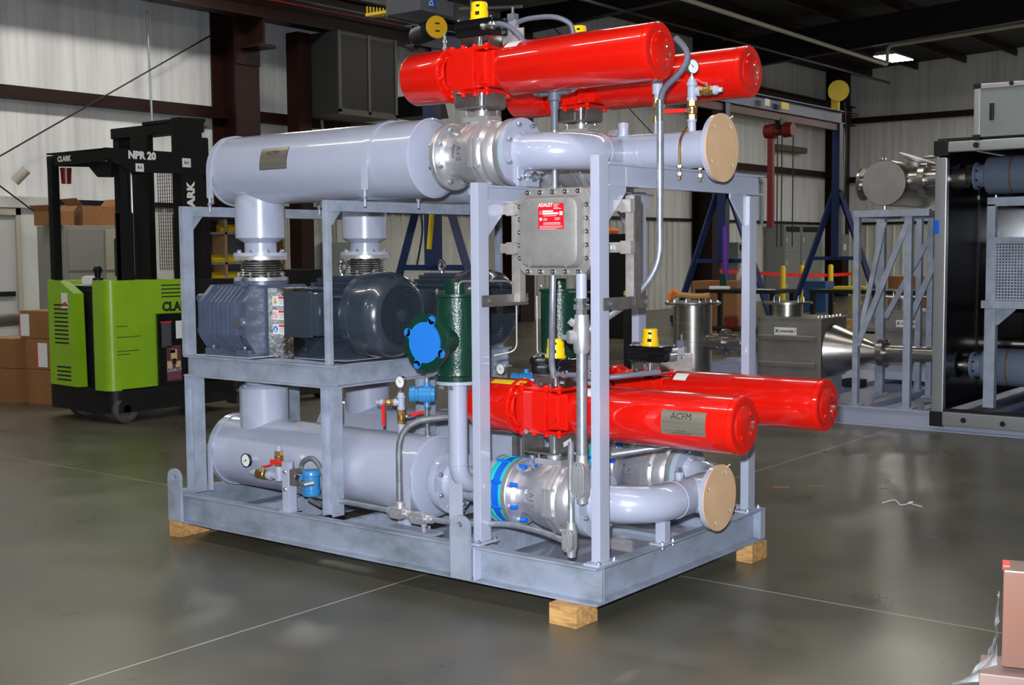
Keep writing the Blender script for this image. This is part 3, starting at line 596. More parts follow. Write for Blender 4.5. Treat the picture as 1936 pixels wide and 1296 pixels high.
# black side with stickers
MB().box(-7.06, -7.015, 2.98, 3.34, .32, 1.0, .004).build('battery_bay', BLACKP, lt)
MB().box(-7.1, FX1, 3.24, 3.95, .3, 1.32, .01).build('mast_base_cover', LIME if False else BLACKST, lt)
MB().box(-7.10, -7.0195, 2.93, 3.34, 1.0, 1.325, .004).build('battery_cover_rear', LIME, lt)
for z in (1.03-.0, ): pass
for i in range(4): rline(lt, INK, (-7.0195, 3.14, 1.14), Y_, Z_, -.11, .11, .02+i*.036, .012, .001, 'vent_slot')
text('CLARK', .118, lt, INK, (-7.0190, 3.21, 1.062), Y_, Z_, .001, 'side_lettering', bold=.006, sx=.95)
sl_ = V((-7.0145, 3.15, .52)); plate(lt, 'warranty_decal', PLUM, sl_, Y_, Z_, .17, .34, .001)
s2_ = sl_+V((.0015, 0, 0))
for a, b, w_, h_, m_ in ((0, .085, .07, .10, TAN), (-.01, .115, .05, .03, mat('decal_hair', (.30, .17, .06), .5)), (-.05, -.01, .06, .07, TAN), (.045, -.01, .06, .06, TAN), (0, .02, .05, .05, INK), (.0, -.12, .15, .06, mat('decal_mauve', (.16, .05, .09), .5))):
    plate(lt, 'decal_shape', m_, s2_+V((0, a, b)), Y_, Z_, w_, h_, .001)
text('LEGACY', .045, lt, WHITE, s2_+V((.001, 0, -.065)), Y_, Z_, .001, 'decal_lettering')
plate(lt, 'rating_plate', mat('plate_grey', (.07, .07, .08), .4), (-7.0145, 3.07, .80), Y_, Z_, .11, .24, .001); rline(lt, HANDLE, (-7.013, 3.07, .90), Y_, Z_, -.065, .065, .02, .012, .001)
plate(lt, 'paper_label', WHITE, (-7.0145, 3.23, .84), Y_, Z_, .10, .17, .001)
# vents and sticker on the left panel
for i in range(10): rline(lt, INK, (-7.80, FY0-.0005, .97), X_, Z_, -.10, .13, .12-i*.04, .016, .002, 'vent_slot')
for i in range(4): rline(lt, INK, (-7.78, FY0-.0005, .47), X_, Z_, -.10, .13, .03-i*.04, .016, .002, 'vent_slot')
plate(lt, 'paper_sticker', WHITE, (-7.72, FY0-.0005, 1.13), X_, Z_, .10, .15, .002); plate(lt, 'sticker_script', HANDLE, (-7.72, FY0-.0028, 1.10), V((1, 0, .25)), V((-.25, 0, 1)), .065, .03, .001)
# scratches on the battery cover
for dz, l in ((.0, .26), (-.13, .24), (-.16, .14), (.10, .12)): MB().box(FX1-.001, FX1+.001, 2.53, 2.53+l, .80+dz, .806+dz).build('scuff_mark', INK, lt)
# controls
MB().cyl((-7.62, 2.75, 1.26), (-7.62, 2.75, 1.34), .05, n=16).build('control_base', BLACKST, lt); MB().lathe((-7.62, 2.75, 1.33), Z_, [(0, .025), (.05, .03), (.09, .045), (.12, .03), (.12, 0)], 14).build('joystick', BLACKST, lt)
MB().box(-7.5, -7.28, 2.85, 2.93, 1.35, 1.72, .02).build('backrest', mat('olive_black', (.03, .03, .022), .6), lt)
o = MB().box(-7.86, -7.70, 2.72, 2.86, 1.275, 1.36, .03).build('paper_bundle', WHITE); tag(o, 'crumpled white paper lying on the lift truck console', 'paper')
MB().box(-7.9, -7.66, 2.66, 2.76, 1.27, 1.276).build('console_card', WHITE, lt)
# overhead guard
for (x, y) in ((-7.965, 2.53), (-7.07, 2.66)): MB().box(x-.04, x+.04, y-.04, y+.04, 1.25, 2.48, .008).build('guard_post', MASTB, lt)
MB().box(-7.13, -7.04, 2.62, 2.76, 1.3, 1.95, .01).build('post_sleeve', MASTB, lt)
g = MB(); g.prism([(-8.02, 2.40), (-7.03, 2.42), (-7.03, 2.53), (-8.02, 2.50)], (0, 2.50, 0), X_, Z_, -.05)
g.prism([(2.48, 2.43), (2.48, 2.53), (3.75, 2.53), (3.75, 2.34), (2.75, 2.32)], (-7.07, 0, 0), Y_, Z_, .05)
g.box(-8.02, -7.03, 2.5, 3.6, 2.515, 2.53); g.build('guard_roof', MASTB, lt)
MB().prism([(-7.99, 2.41), (-7.45, 2.38), (-7.32, 2.28), (-7.12, 2.27), (-7.08, 2.42), (-8.0, 2.42)], (0, 2.62, 0), X_, Z_, .04).build('guard_apron', MASTB, lt)
text('CLARK', .07, lt, WHITE, (-7.72, 2.497, 2.462), X_, Z_, .002, 'guard_lettering', bold=.003); text('NPR 20', .095, lt, WHITE, (-7.0185, 2.86, 2.475), Y_, Z_, .002, 'guard_lettering', bold=.005)
MB().lathe((-7.86, 2.60, 2.24), Z_, [(0, 0), (0, .045), (.10, .05), (.15, .055), (.15, 0)], 16).build('beacon_lamp', mat('beacon_red', (.16, .010, .004), .3), lt)
# mast
for x in (-8.24, -7.10, -7.26):
    MB().box(x-.05, x+.05, 3.42, 3.50 if x == -7.26 else 3.56, .1, 2.74, .006).build('mast_channel', MASTB, lt)
    if x != -7.26: MB().box(x-.04+(.05 if x < -7.5 else -.05), x+.04+(.05 if x < -7.5 else -.05), 3.58, 3.70, .1, 2.7, .006).build('inner_channel', MASTB, lt)
MB().box(-8.30, -7.04, 3.40, 3.60, 2.74, 2.845, .01).build('mast_crosshead', MASTB, lt); MB().box(-7.75, -7.03, 3.39, 3.61, 2.84, 2.875, .008).build('mast_cap', MASTB, lt)
MB().box(-7.17, -7.025, 3.30, 3.56, .3, 2.87, .01).build('mast_side_cover', MASTB, lt)
MB().box(-7.97, -7.68, 3.40, 3.47, .4, 2.76, .01).build('lift_cylinders', MASTB, lt)
MB().cyl((-7.92, 3.37, 1.35), (-7.92, 3.37, 2.4), .014, n=12).build('chrome_rod', CHROME, lt); MB().cyl((-8.05, 3.38, 1.3), (-8.05, 3.38, 2.3), .012, n=10).build('hose_bundle', HOSE, lt)
msh = MB()
for i in range(7): msh.box(-7.59+i*.036, -7.586+i*.036, 3.44, 3.446, 1.4, 2.4)
for i in range(28): msh.box(-7.60, -7.33, 3.44, 3.446, 1.42+i*.035, 1.4235+i*.035)
for i in range(7): msh.box(-8.17+i*.03, -8.167+i*.03, 3.44, 3.446, 1.4, 2.4)
for i in range(28): msh.box(-8.18, -7.97, 3.44, 3.446, 1.42+i*.035, 1.4235+i*.035)
msh.build('mesh_guard', MASTB, lt)
MB().box(-7.60, -7.33, 3.62, 3.66, .4, 1.96).build('mast_plate', MASTB, lt); MB().box(-8.18, -7.03, 3.38, 3.46, 2.38, 2.50, .005).build('guard_crossbar', MASTB, lt)
text('CLARK', .12, lt, WHITE, (-7.0245, 3.41, 2.06), Z_, -Y_, .002, 'mast_lettering', bold=.006)
plate(lt, 'number_plate', WHITE, (-7.0185, 3.36, 2.435), Y_, Z_, .10, .085, .001); text('B-2', .04, lt, INK, (-7.0165, 3.36, 2.435), Y_, Z_, .001, 'plate_lettering', bold=.001)
plate(lt, 'number_plate', WHITE, (-7.0185, 2.83, 2.365), Y_, Z_, .09, .075, .001); text('B-2', .035, lt, INK, (-7.0165, 2.83, 2.365), Y_, Z_, .001, 'plate_lettering', bold=.001)
def wheel(x0, x1, y, r, name='drive_wheel'):
    MB().lathe((x0, y, r), X_, [(0, 0), (0, r*.7), (.01, r*.92), (.02, r), (x1-x0-.02, r), (x1-x0-.008, r*.93), (x1-x0, r*.72), (x1-x0-.01, r*.68), (x1-x0-.02, r*.55), (x1-x0-.01, r*.3), (x1-x0, r*.28), (x1-x0, 0)], 36).build(name, TYREG, lt)
wheel(-7.20, -7.05+.03, 2.62, .135); wheel(-7.95, -7.80, 2.72, .13)
for x in (-7.88, -7.10):
    MB().box(x-.08, x+.08, 3.9, 5.3, .05, .18, .01).build('outrigger_leg', mat('leg_%d' % int(-x*10), (.03, .028, .028), .6), lt)
    wheel(x-.05, x+.05, 5.1, .075, 'load_wheel')
MB().box(-7.8, -7.15, 3.7, 3.95, .1, .65, .02).build('fork_carriage', BLACKST, lt)
MB().tube(spline([(-7.05, 3.62, .95), (-7.0, 3.75, .80), (-7.02, 3.9, .78), (-7.05, 4.0, .9)], 6), .012, 8).build('battery_cable', HANDLE, lt)
rc = MB().lathe((-8.9, 5.9, 0), Z_, [(0, 0), (0, .3), (.55, .3), (.58, .26), (.6, 0)], 28).build('fibre_drum', mat('drum_tan', (.26, .20, .11), .6)); tag(rc, 'tan round drum seen under the platform behind the truck forks', 'drum')

# =================================================================== SECOND SKID ON THE RIGHT
YB = 6.34
b2 = thing('second_skid_base', 'blue-grey painted beam base of the second skid on the right', 'steel frame', (1.0, 8.2, 0))
def ib(o, ux, uy, L, name, h=.16): MB().prism([(a, b) for a, b in channel_profile(h, .07, .01)], o, ux, uy, L).build(name, PAINT, b2)
MB().prism([(-a, b) for a, b in channel_profile(.165, .07, .01)], (-4.9, YB+.07, .0), (0, 1, 0), (0, 0, 1), 8.0).build('front_channel', PAINT, b2)
MB().prism([(a, b) for a, b in channel_profile(.165, .07, .01)], (-4.9, 10.2, .0), (0, 1, 0), (0, 0, 1), 8.0).build('rear_channel', PAINT, b2)
for x in (-4.8, -2.3, -1.55, -1.02, -.5, 1.5, 3.0): MB().box(x-.05, x+.05, YB+.08, 10.2, .02, .158).build('cross_member', PAINT, b2)
MB().box(-4.9, 3.1, YB+.08, 10.2, .10, .11).build('deck_sheet', mat('deck_blue', (.16, .19, .33), .5), b2)
# support stand
sd = thing('support_stand', 'galvanised trussed stand carrying the round stainless vessel', 'stand', (-1.3, 6.9, .16))
TZ = 1.90
for x, y, w_ in ((-1.59, YB+.12, .028), (-1.12, YB+.12, .036), (-1.74, 7.40, .045), (-1.26, 7.40, .03), (-1.55, 7.9, .03)):
    MB().box(x-w_, x+w_*.8, y, y+.06, .165, TZ-.05, .003).build('leg', GALV, sd); MB().box(x-w_-.03, x+w_+.03, y-.03, y+.1, .158, .168).build('foot_plate', GALV, sd)
MB().box(-1.62, -.94, YB+.11, YB+.18, TZ-.06, TZ, .003).box(-1.80, -1.15, 7.44, 7.52, TZ-.06, TZ, .003).box(-1.64, -1.56, YB+.18, 7.45, TZ-.06, TZ-.01).box(-1.07, -.99, YB+.18, 7.45, TZ-.06, TZ-.01).build('top_frame', GALV, sd)
def flat(a, b, w, th, name='brace'):
    a = V(a); b = V(b); d = (b-a).normalized(); s = d.cross(Y_).normalized(); L = (b-a).length
    MB().prism([(0, -w/2), (L, -w/2), (L, w/2), (0, w/2)], a, d, s, th).build(name, GALV, sd)
flat((-1.57, YB+.13, .70), (-1.13, YB+.13, TZ-.12), .05, .02); flat((-1.57, YB+.13, .70), (-1.70, 7.4, TZ-.1), .045, .02) 
flat((-1.30, 7.0, .90), (-1.05, 7.4, TZ-.1), .055, .02); flat((-1.70, 7.46, .9), (-1.24, 7.46, 1.75), .05, .02)
# upper vessel
uv = thing('stainless_vessel', 'round stainless vessel with flanged nozzles on top of the trussed stand', 'vessel', (-1.4, 7.0, 1.9))
vc = V((-1.345, YB+.12, 2.135)); R = .20
MB().lathe(vc, Y_, [(0, 0), (0, R-.004), (.006, R), (.05, R), (.95, R), (.97, R-.02), (.97, 0)], 48).build('shell', SS, uv)
MB().lathe(vc+V((0, -.004, 0)), Y_, [(0, 0), (0, R-.006), (.004, R-.004), (.004, 0)], 48).build('front_plate', mat('brushed_disc', (.50, .48, .46), .38, .8, (.42, .40, .38), 5), uv)
MB().lathe(vc+V((-R+.03, .12, .0)), -X_, [(0, .075), (.06, .075), (.06, .145), (.08, .145), (.08, .0)], 40).build('left_nozzle', SS, uv)
ring(uv, vc+V((-R-.04, .12, 0)), X_, .12, 8, .02, .008, .5, STEEL)
MB().lathe(vc+V((R-.02, .15, .02)), X_, [(0, .085), (.10, .085), (.10, .14), (.125, .14), (.13, .14), (.155, .14), (.155, .085), (.5, .085)], 40).build('right_nozzle', SS, uv)
ring(uv, vc+V((R+.108, .15, .02)), X_, .118, 8, .05, .009, .5, CHROME)
MB().cyl(vc+V((R+.22, .15, .05)), vc+V((R+.22, .15, .23)), .022, n=14).build('stub', SS, uv); MB().cyl(vc+V((R+.1, .15, .215)), vc+V((R+.27, .15, .215)), .014, n=12).build('stub_arm', SS, uv)
MB().torus(vc+V((0, .0, R+.01)), Y_, .016, .006, 14, 8).build('lifting_eye', SS, uv); MB().cyl(vc+V((0, .03, -R-.03)), vc+V((0, .03, -R+.01)), .015, n=10).build('drain_bolt', CHROME, uv)
MB().lathe(vc+V((.05, .55, .12)), V((.35, 0, .94)), [(0, .12), (.10, .12), (.11, .17), (.13, .17), (.13, 0)], 32).build('rear_top_nozzle', SSD, uv)
# lower stainless equipment row
YL = 7.2
ve = thing('stainless_drum', 'upright stainless cylinder with wire-handled lid and orange strap', 'vessel', (-3.5, YL, .30))
cv = V((-3.62, 7.1, .30))
MB().lathe(cv, Z_, [(0, 0), (0, .20), (.70, .20), (.70, 0)], 40).build('shell', SS, ve); MB().lathe(cv+V((0, 0, .70)), Z_, [(0, 0), (0, .285), (.014, .29), (.016, .29), (.03, .285), (.03, 0)], 40).build('lid', SS, ve)
ring(ve, cv+V((0, 0, .715)), Z_, .265, 12, .03, .009, .5, CHROME)
for s in (-1, 1): MB().tube(arc([(cv.x+s*.17-.04, cv.y-.1, 1.03), (cv.x+s*.17-.04, cv.y-.1, 1.11), (cv.x+s*.17+.04, cv.y-.1, 1.11), (cv.x+s*.17+.04, cv.y-.1, 1.03)], .03), .006, 8).build('wire_handle', SS, ve)
for dx in (-.12, .12): MB().box(cv.x+dx-.02, cv.x+dx+.02, cv.y-.03, cv.y+.03, .11, .45).build('leg', SS, ve)
o = MB().tube(spline([cv+V((-.22, -.1, .75)), cv+V((-.12, -.12, .80)), cv+V((.1, -.1, .79)), cv+V((.24, -.08, .80))], 6), .028, 8).build('strap', mat('strap_tan', (.45, .25, .08), .7)); tag(o, 'tan webbing strap lying across the lid of the upright stainless cylinder', 'strap')
o = MB().tube(spline([cv+V((-.20, -.15, .75)), cv+V((-.15, -.15, .84)), cv+V((-.08, -.12, .80))], 6), .022, 6).build('strap', ORANGE); tag(o, 'bright orange strap end on the lid of the upright stainless cylinder', 'strap')
jp = thing('connector_pipe', 'short stainless pipe with two bolted flanges right of the upright cylinder', 'pipe', (-3.15, YL, .5))
MB().cyl((-3.45, 7.1, .62), (-2.80, 7.1, .62), .085, n=32).build('pipe', SS, jp)
for x in (-3.26, -3.05):
    MB().lathe((x, 7.1, .62), X_, [(0, .085), (0, .14), (.045, .14), (.045, .085)], 36).build('flange', SS, jp); ring(jp, (x+.022, 7.1, .62), X_, .118, 8, .05, .010, .5, CHROME)
def exch(x0, x1, y0, label, cone=True):
    t = thing('heat_exchanger', label, 'heat exchanger', ((x0+x1)/2, y0+.3, .17))
    MB().box(x0, x1, y0, y0+.60, .32, .885, .004).build('casing', SSD, t); MB().box(x0+.02, x1-.02, y0+.05, y0+.55, .16, .32).build('cradle', PAINT, t)
    for z in (.43, .69): MB().prism([(0, 0), (-.05, -.005), (-.055, .03), (-.045, .04), (-.045, .012), (0, .02)], (x0+.03, y0, z), Y_, Z_, x1-x0-.07).build('stiffener_rib', SSD, t)
    MB().box(x0-.0, x1+.02, y0-.01, y0+.62, .885, .90).build('top_flange', SSD, t)
    for i in range(7): MB().cyl((x1-.05-.0, y0+.05+i*.085, .90), (x1-.05, y0+.05+i*.085, .918), .008, n=8).build('flange_bolt', CHROME, t)
    MB().lathe(((x0+x1)/2-.16, y0+.3, .90), Z_, [(0, .15), (.12, .15), (.12, .25), (.14, .25), (.14, 0)], 36).build('top_nozzle', SS, t)
    for s in (-1, 1): MB().tube(arc([((x0+x1)/2-.12+s*.13-.03, y0+.25, 1.03), ((x0+x1)/2-.12+s*.13-.03, y0+.25, 1.10), ((x0+x1)/2-.12+s*.13+.03, y0+.25, 1.10), ((x0+x1)/2-.12+s*.13+.03, y0+.25, 1.03)], .02), .006, 8).build('wire_handle', SS, t)
    MB().lathe((x1+.0, y0+.28, .575), X_, [(0, .255), (.005, .26), (.44, .075), (.52, .075)], 48).build('outlet_cone', SS, t)
    MB().lathe((x1+.47, y0+.28, .575), X_, [(0, .07), (0, .13), (.03, .13), (.035, .13), (.06, .13), (.06, .07), (.06, .07), (1.0, .07)], 40).build('outlet_pipe', SS, t)
    ring(t, (x1+.50, y0+.28, .575), X_, .108, 8, .06, .011, .5, CHROME)
    sg = V((x0+(x1-x0)*.45, y0-.002, .765)); plate(t, 'maker_sign', WHITE, sg, X_, Z_, .235, .072, .001)
    text('CHANGER', .033, t, INK, sg+V((.008, -.0018, -.002)), X_, Z_+X_*.15, .0006, 'sign_lettering', bold=.0012); text('X', .05, t, INK, sg+V((-.092, -.0018, 0)), X_, Z_+X_*.15, .0006, 'sign_lettering', bold=.002); text('/', .052, t, HANDLE, sg+V((.10, -.0018, 0)), X_, Z_+X_*.1, .0006, 'sign_slash', bold=.002)
    return t
e1 = exch(-2.82, -2.15, 6.98, 'stainless box heat exchanger with white maker sign and shiny cone, nearer one')
dup(e1, (.55, 1.75, 0), 'stainless box heat exchanger with white maker sign, farther one behind the stand')
dv = thing('drain_valve', 'black lever drain valves below the shiny cone', 'valve', (-1.85, 7.1, .2)); MB().box(-1.95, -1.75, 7.0, 7.15, .25, .33, .02).build('valve_body', BLACKST, dv); MB().cyl((-1.85, 7.08, .12), (-1.85, 7.08, .42), .02, n=10).build('stem', CHROME, dv); MB().torus((-1.80, 7.0, .17), Y_, .025, .008, 14, 6).build('ring_handle', CHROME, dv)
# enclosure
en = thing('acoustic_enclosure', 'black panelled enclosure with aluminium profile frame and open front, right edge', 'enclosure', (.9, 7.4, .16))
EX0, EX1, EY0, EY1, EZ0, EZ1 = -.845, 2.6, YB-.03, 9.4, .12, 2.42
def prof(x0, x1, y0, y1, z0, z1, name='profile'): MB().box(x0, x1, y0, y1, z0, z1, .012).build(name, ALU, en)
prof(EX0, EX0+.10, EY0, EY0+.07, .17, EZ1-.1, 'corner_profile'); prof(EX0, EX0+.10, EY1, EY1+.07, .17, EZ1-.1, 'corner_profile'); prof(EX1, EX1+.1, EY0, EY0+.07, .17, EZ1-.1, 'corner_profile')
prof(EX0+.1, EX1, EY0, EY0+.07, EZ1-.06, EZ1+.03, 'top_profile'); prof(EX0+.10, EX1, EY0-.02, EY0+.05, .06, .18, 'bottom_profile')
for z in (.05, EZ1-.085): MB().box(EX0-.01, EX0+.11, EY0-.012, EY0+.08, z, z+.125, .004).build('corner_block', BLACKST, en)
MB().box(EX0+.02, EX0+.06, EY0+.07, EY1, .17, EZ1).build('left_panel', GLASSY, en)
MB().box(EX0+.05, EX1, EY1, EY1+.05, .17, EZ1).build('back_panel', GLASSY, en); MB().box(EX0, EX1, EY0+.05, EY1, EZ1+.02, EZ1+.06).build('roof_panel', BLACKST, en)
MB().box(EX0+.10, EX1, EY0+.0, EY0+.07, .175, .20).build('sill', BLACKST, en)
for x, z in ((-.56, .12), (-.24, .115), (-.50, EZ1-.015), (-.08, EZ1-.015)): MB().cyl((x, EY0-.04, z), (x, EY0+.01, z), .022, n=14).build('latch_knob', BLACKST, en)
prof(-.72+.0, -.70, EY0+1.2, EY0+1.25, .2, 2.3, 'inner_profile'); prof(.02, .10, 8.2, 8.27, .2, 2.3, 'inner_profile')
MB().box(EX0-.002, EX0+.05, EY0-.002, EY0+.03, 1.68, 1.80, .01).build('blue_tape_patch', TAPEB, en)
tb = thing('upper_vent_box', 'grey box with rubber-handled door standing on the enclosure roof', 'enclosure', (.5, 6.8, 2.45))
MB().box(-.49, 1.9, EY0, EY0+.9, 2.47, 2.86, .006).build('housing', GREYCAB, tb); MB().box(-.53, -.48, EY0-.01, EY0+.05, 2.46, 2.88, .004).build('corner_profile', ALU, tb); MB().box(-.50, 1.9, EY0-.01, EY0+.05, 2.86, 2.90, .004).build('top_profile', ALU, tb)
for z in (2.45, 2.865): MB().box(-.535, -.475, EY0-.015, EY0+.05, z, z+.04).build('corner_block', BLACKST, tb)
MB().box(-.40, -.365, EY0-.03, EY0+.0, 2.60, 2.74, .012).build('pull_handle', BLACKST, tb); MB().cyl((-.23, EY0-.03, 2.885), (-.23, EY0, 2.885), .018, n=12).build('latch_knob', BLACKST, tb)
# pipes inside the enclosure
def sil(z, y, x0, label):
    t = thing('enclosed_silencer', label, 'tank', (x0+1, y, z-.17))
    MB().lathe((x0, y, z), X_, [(0, 0), (0, .10), (.01, .12), (.03, .12), (.04, .10), (.10, .10), (.12, .155), (.135, .165), (2.0, .165), (2.0, 0)], 48).build('shell', mat('dusty_blue_%d' % int(z*100), (.17, .21, .29), .4), t)
    MB().lathe((x0+.33, y, z), X_, [(0, .165), (0, .167), (.018, .167), (.018, .165)], 48).build('band', mat('brown_band_%d' % int(z*100), (.16, .10, .05), .5), t)
    MB().lathe((x0-.14, y, z), X_, [(0, .06), (0, .10), (.05, .10), (.06, .07), (.14, .07)], 30).build('coupling', SS, t)
    ring(t, (x0+.02, y, z), X_, .105, 8, .04, .01, .5, INK)
    return t
sil(2.19, 7.0, -.735, 'blue-grey round silencer inside the enclosure near its top'); sil(.52, 7.0, -.735, 'blue-grey round silencer low inside the enclosure')
fs = thing('inner_stand', 'grey steel stand with perforated guard inside the enclosure', 'stand', (-.1, 6.75, .2))
for x in (-.46, .04): MB().box(x-.045, x+.045, 6.60, 6.68, .2, 1.06, .003).build('leg', GALV, fs)
MB().box(-.53, 1.4, 6.58, 6.72, 1.05, 1.115, .003).build('shelf_beam', GALV, fs); MB().prism([(0, 0), (.16, 0), (.16, -.01), (.02, -.14), (0, -.14)], (-.415, 6.62, 1.05), X_, Z_, -.01).build('gusset', GALV, fs)
MB().box(-.50, -.43, 6.60, 6.66, 1.115, 1.93, .003).build('upright', GALV, fs); MB().box(-.50, 1.4, 6.60, 6.66, 1.91, 1.985, .003).build('top_rail', GALV, fs)
pg = MB()
for i in range(38): pg.box(-.43+i*.025, -.418+i*.025, 6.61, 6.613, 1.11, 1.62)
for i in range(21): pg.box(-.43, .52, 6.608, 6.612, 1.12+i*.025, 1.134+i*.025)
pg.build('perforated_guard', GALV, fs); MB().box(-.43, .54, 6.605, 6.62, 1.61, 1.65).build('guard_frame', GALV, fs)

# =================================================================== FOREGROUND CARTON, RIGHT EDGE
fgx, fgy = 1.905, -.98
cr = thing('wrapped_carton', 'copper-brown carton under stretch film cut by the right picture edge', 'box', (2.05, -.9, .47))
def atD(px, py, D): return V((2.8599, -4.2024, 1.57))+(CF+CR*((px-968)/2355.49)-CU*((py-648)/2355.49))*D
A = atD(1893, 1250, 3.15); ny = V((A.x-2.8599, A.y+4.2024, 0)).normalized(); nx = ny.cross(Z_); zt = atD(1900, 1075, 3.15).z; zb = atD(1893, 1262, 3.15).z
M = Matrix.Translation((A.x, A.y, zb))@Matrix((nx, ny, Z_)).transposed().to_4x4()
MB().box(0, .45, 0, .12, 0, zt-zb, .006, M).build('carton', COPPER, cr)
MB().box(-.002, .016, .04, .10, zt-zb-.012, zt-zb+.002, .001, M).build('corner_label', HANDLE, cr)
lw = thing('pallet_load', 'pinkish lower carton under the stretch film at the bottom right corner', 'box', (2.05, -.9, 0))
MB().box(-.052, .5, -.03, .13, -zb, -.012, .006, M).build('carton', mat('pink_carton', (.21, .135, .115), .5), lw)
fm = MB(); n = 26; vs = []; fs_ = []
for i in range(n+1):
    u = i/n
    for j in range(7):
        v = j/6; x = -.004-.115*(max(0, u-.45)/.55)**1.7*(1-.0*v)+.006*math.sin(9*u+4*v)+.004*math.sin(31*u+7*v); y = -.01+.12*v*(1-u*.3)-.03*u+.006*math.cos(17*u+5*v)
        if u > .45: x -= 0
        vs.append(M @ V((x*(1-v)-.01, y-.01, (zt-zb)*.75-(zt-zb)*.78*u-.04*u)))
for i in range(n):
    for j in range(6): a = i*7+j; fs_.append((a, a+1, a+8, a+7))
fm.add(vs, fs_); sf_ = fm.build('stretch_film', FILM); tag(sf_, 'crumpled clear stretch film hanging off the carton at the right edge', 'plastic film')
# bits on the floor
for x, y, L_, a, m_, lb in ((1.55, 4.1, .16, .15, CARD, 'thin brown sliver on the floor right of the skid, left one'), (1.85, 4.25, .10, .1, CARD, 'thin brown sliver on the floor right of the skid, right one')):
    p = V((x, y, .004)); o = MB().box(-L_/2, L_/2, -.006, .006, 0, .005, 0, Matrix.Translation(p)@Matrix.Rotation(a+.66, 4, 'Z')).build('wood_sliver', m_); tag(o, lb, 'debris')
w_ = atD(1705, 957, 6.5); 
from mathutils import geometry
def floorpt(px, py):
    r = CF+CR*((px-968)/2355.49)-CU*((py-648)/2355.49); k = -1.57/r.z; c = V((2.8599, -4.2024, 1.57)); return c+r*k
a = floorpt(1706, 956); o = MB().tube(spline([a+V((-.12, -.02, .004)), a+V((-.06, .03, .02)), a+V((0, -.02, .006)), a+V((.05, .04, .02)), a+V((.02, .05, .01)), a+V((.12, .0, .006))], 6), .0028, 6).build('plastic_wrap_scrap', WHITE); tag(o, 'twisted clear plastic scrap lying on the open floor at right', 'debris')
for o_ in [o for o in COL.objects if o.name.startswith('wood_sliver')]: bpy.data.objects.remove(o_)
for i, (px, py, L_) in enumerate(((1477, 922, .11), (1542, 919, .10))):
    p = floorpt(px, py); o = MB().box(-L_/2, L_/2, -.005, .005, 0, .005, 0, Matrix.Translation(p)@Matrix.Rotation(.66, 4, 'Z')).build('wood_sliver', CARD); tag(o, 'thin brown sliver on the floor right of the skid, %s one' % ('left', 'right')[i], 'debris')
# =================================================================== MAIN SKID
DY = .81           # second blower line
ZB0, ZB1 = .09, .251
def corner_gusset(mb, o, ux, uy, s, t):  # triangular plate
    mb.prism([(0, 0), (s, 0), (s, -.02), (.02, -s), (0, -s)], o, ux, uy, t)

PAN = mat('pan_blue_grey', (.20, .215, .32), .45)
base = thing('skid_base', 'galvanised channel-steel skid base with lifting lugs resting on wooden blocks', 'steel frame', (-1.43, .76, .09))
# long channels, toes outwards
MB().prism([(-a, b) for a, b in channel_profile(.161, .05, .009)], (-2.873, .05, ZB0), (0, 1, 0), (0, 0, 1), 2.873).build('front_channel', GALVD, base)
MB().prism([(a, b) for a, b in channel_profile(.161, .05, .009)], (-2.873, 1.48, ZB0), (0, 1, 0), (0, 0, 1), 2.873).build('rear_channel', GALVD, base)
MB().prism(channel_profile(.161, .05, .009), (-.05, 1.4795, ZB0), (1, 0, 0), (0, 0, 1), 1.429).build('end_channel', GALVD, base)
MB().prism([(-a, b) for a, b in channel_profile(.161, .05, .009)], (-2.823, 1.4795, ZB0), (1, 0, 0), (0, 0, 1), 1.429).build('end_channel', GALVD, base)
for x in (-2.15, -1.5, -.78):
    MB().prism([(-a, b) for a, b in channel_profile(.12, .04, .008)], (x, 1.48, .13), (1, 0, 0), (0, 0, 1), 1.43).build('cross_member', GALV, base)
for y, x0, x1 in ((.36, -2.82, -.06), (1.17, -2.82, -.06)):
    MB().box(x0, x1, y-.04, y+.04, .112, .135, .003).build('floor_rail', GALV, base)
MB().box(-2.82, -2.16, .055, 1.475, .105, .112).build('drip_pan', PAN, base)
MB().box(-1.46, -.055, .055, 1.475, .105, .112).build('drip_pan', PAINT, base)
MB().box(-1.28, -.98, .06, .16, .236, .25, .002).build('mounting_bar', GALV, base)
def lug(x, y, sgn):
    w = .055; pts = [(-w, 0), (w, 0), (w, .23)]+[(w*math.cos(a), .235+w*math.sin(a)) for a in [PI*i/12 for i in range(1, 12)]]+[(-w, .23)]
    mb = MB(); o = V((x, y, .099)); outer = pts; hole = [(.016*math.cos(2*PI*i/len(pts)+.0), .245+.016*math.sin(2*PI*i/len(pts))) for i in range(len(pts))]
    # plate with a hole: bridge outer and hole rings
    k = len(pts); an = [math.atan2(b-.245, a) for a, b in outer]; hole = [(.017*math.cos(t), .245+.017*math.sin(t)) for t in an]
    vs = []
    for yy in (-.009, .009):
        vs += [o+V((a, yy, b)) for a, b in outer]+[o+V((a, yy, b)) for a, b in hole]
    fs = []
    for i in range(k):
        j = (i+1) % k
        fs += [(i, j, k+j, k+i), (2*k+i, 3*k+i, 3*k+j, 2*k+j), (i, 2*k+i, 2*k+j, j), (k+i, k+j, 3*k+j, 3*k+i)]
    mb.add(vs, fs).build('lifting_lug', GALV, base)
lug(-.727, -.012, 1); lug(-2.79, -.012, 1); lug(-.727, 1.542, 1); lug(-2.79, 1.542, 1)
for x in (-.66,): MB().box(x-.006, x+.006, 0.0, .045, .099, .242).build('weld_stiffener', PAINT, base)
MB().box(-.006, -.0005, .0505, .06, .0995, .2415).box(-.006, -.0005, 1.4805, 1.5295, .1, .2415).build('weld_stiffener', PAINT, base)

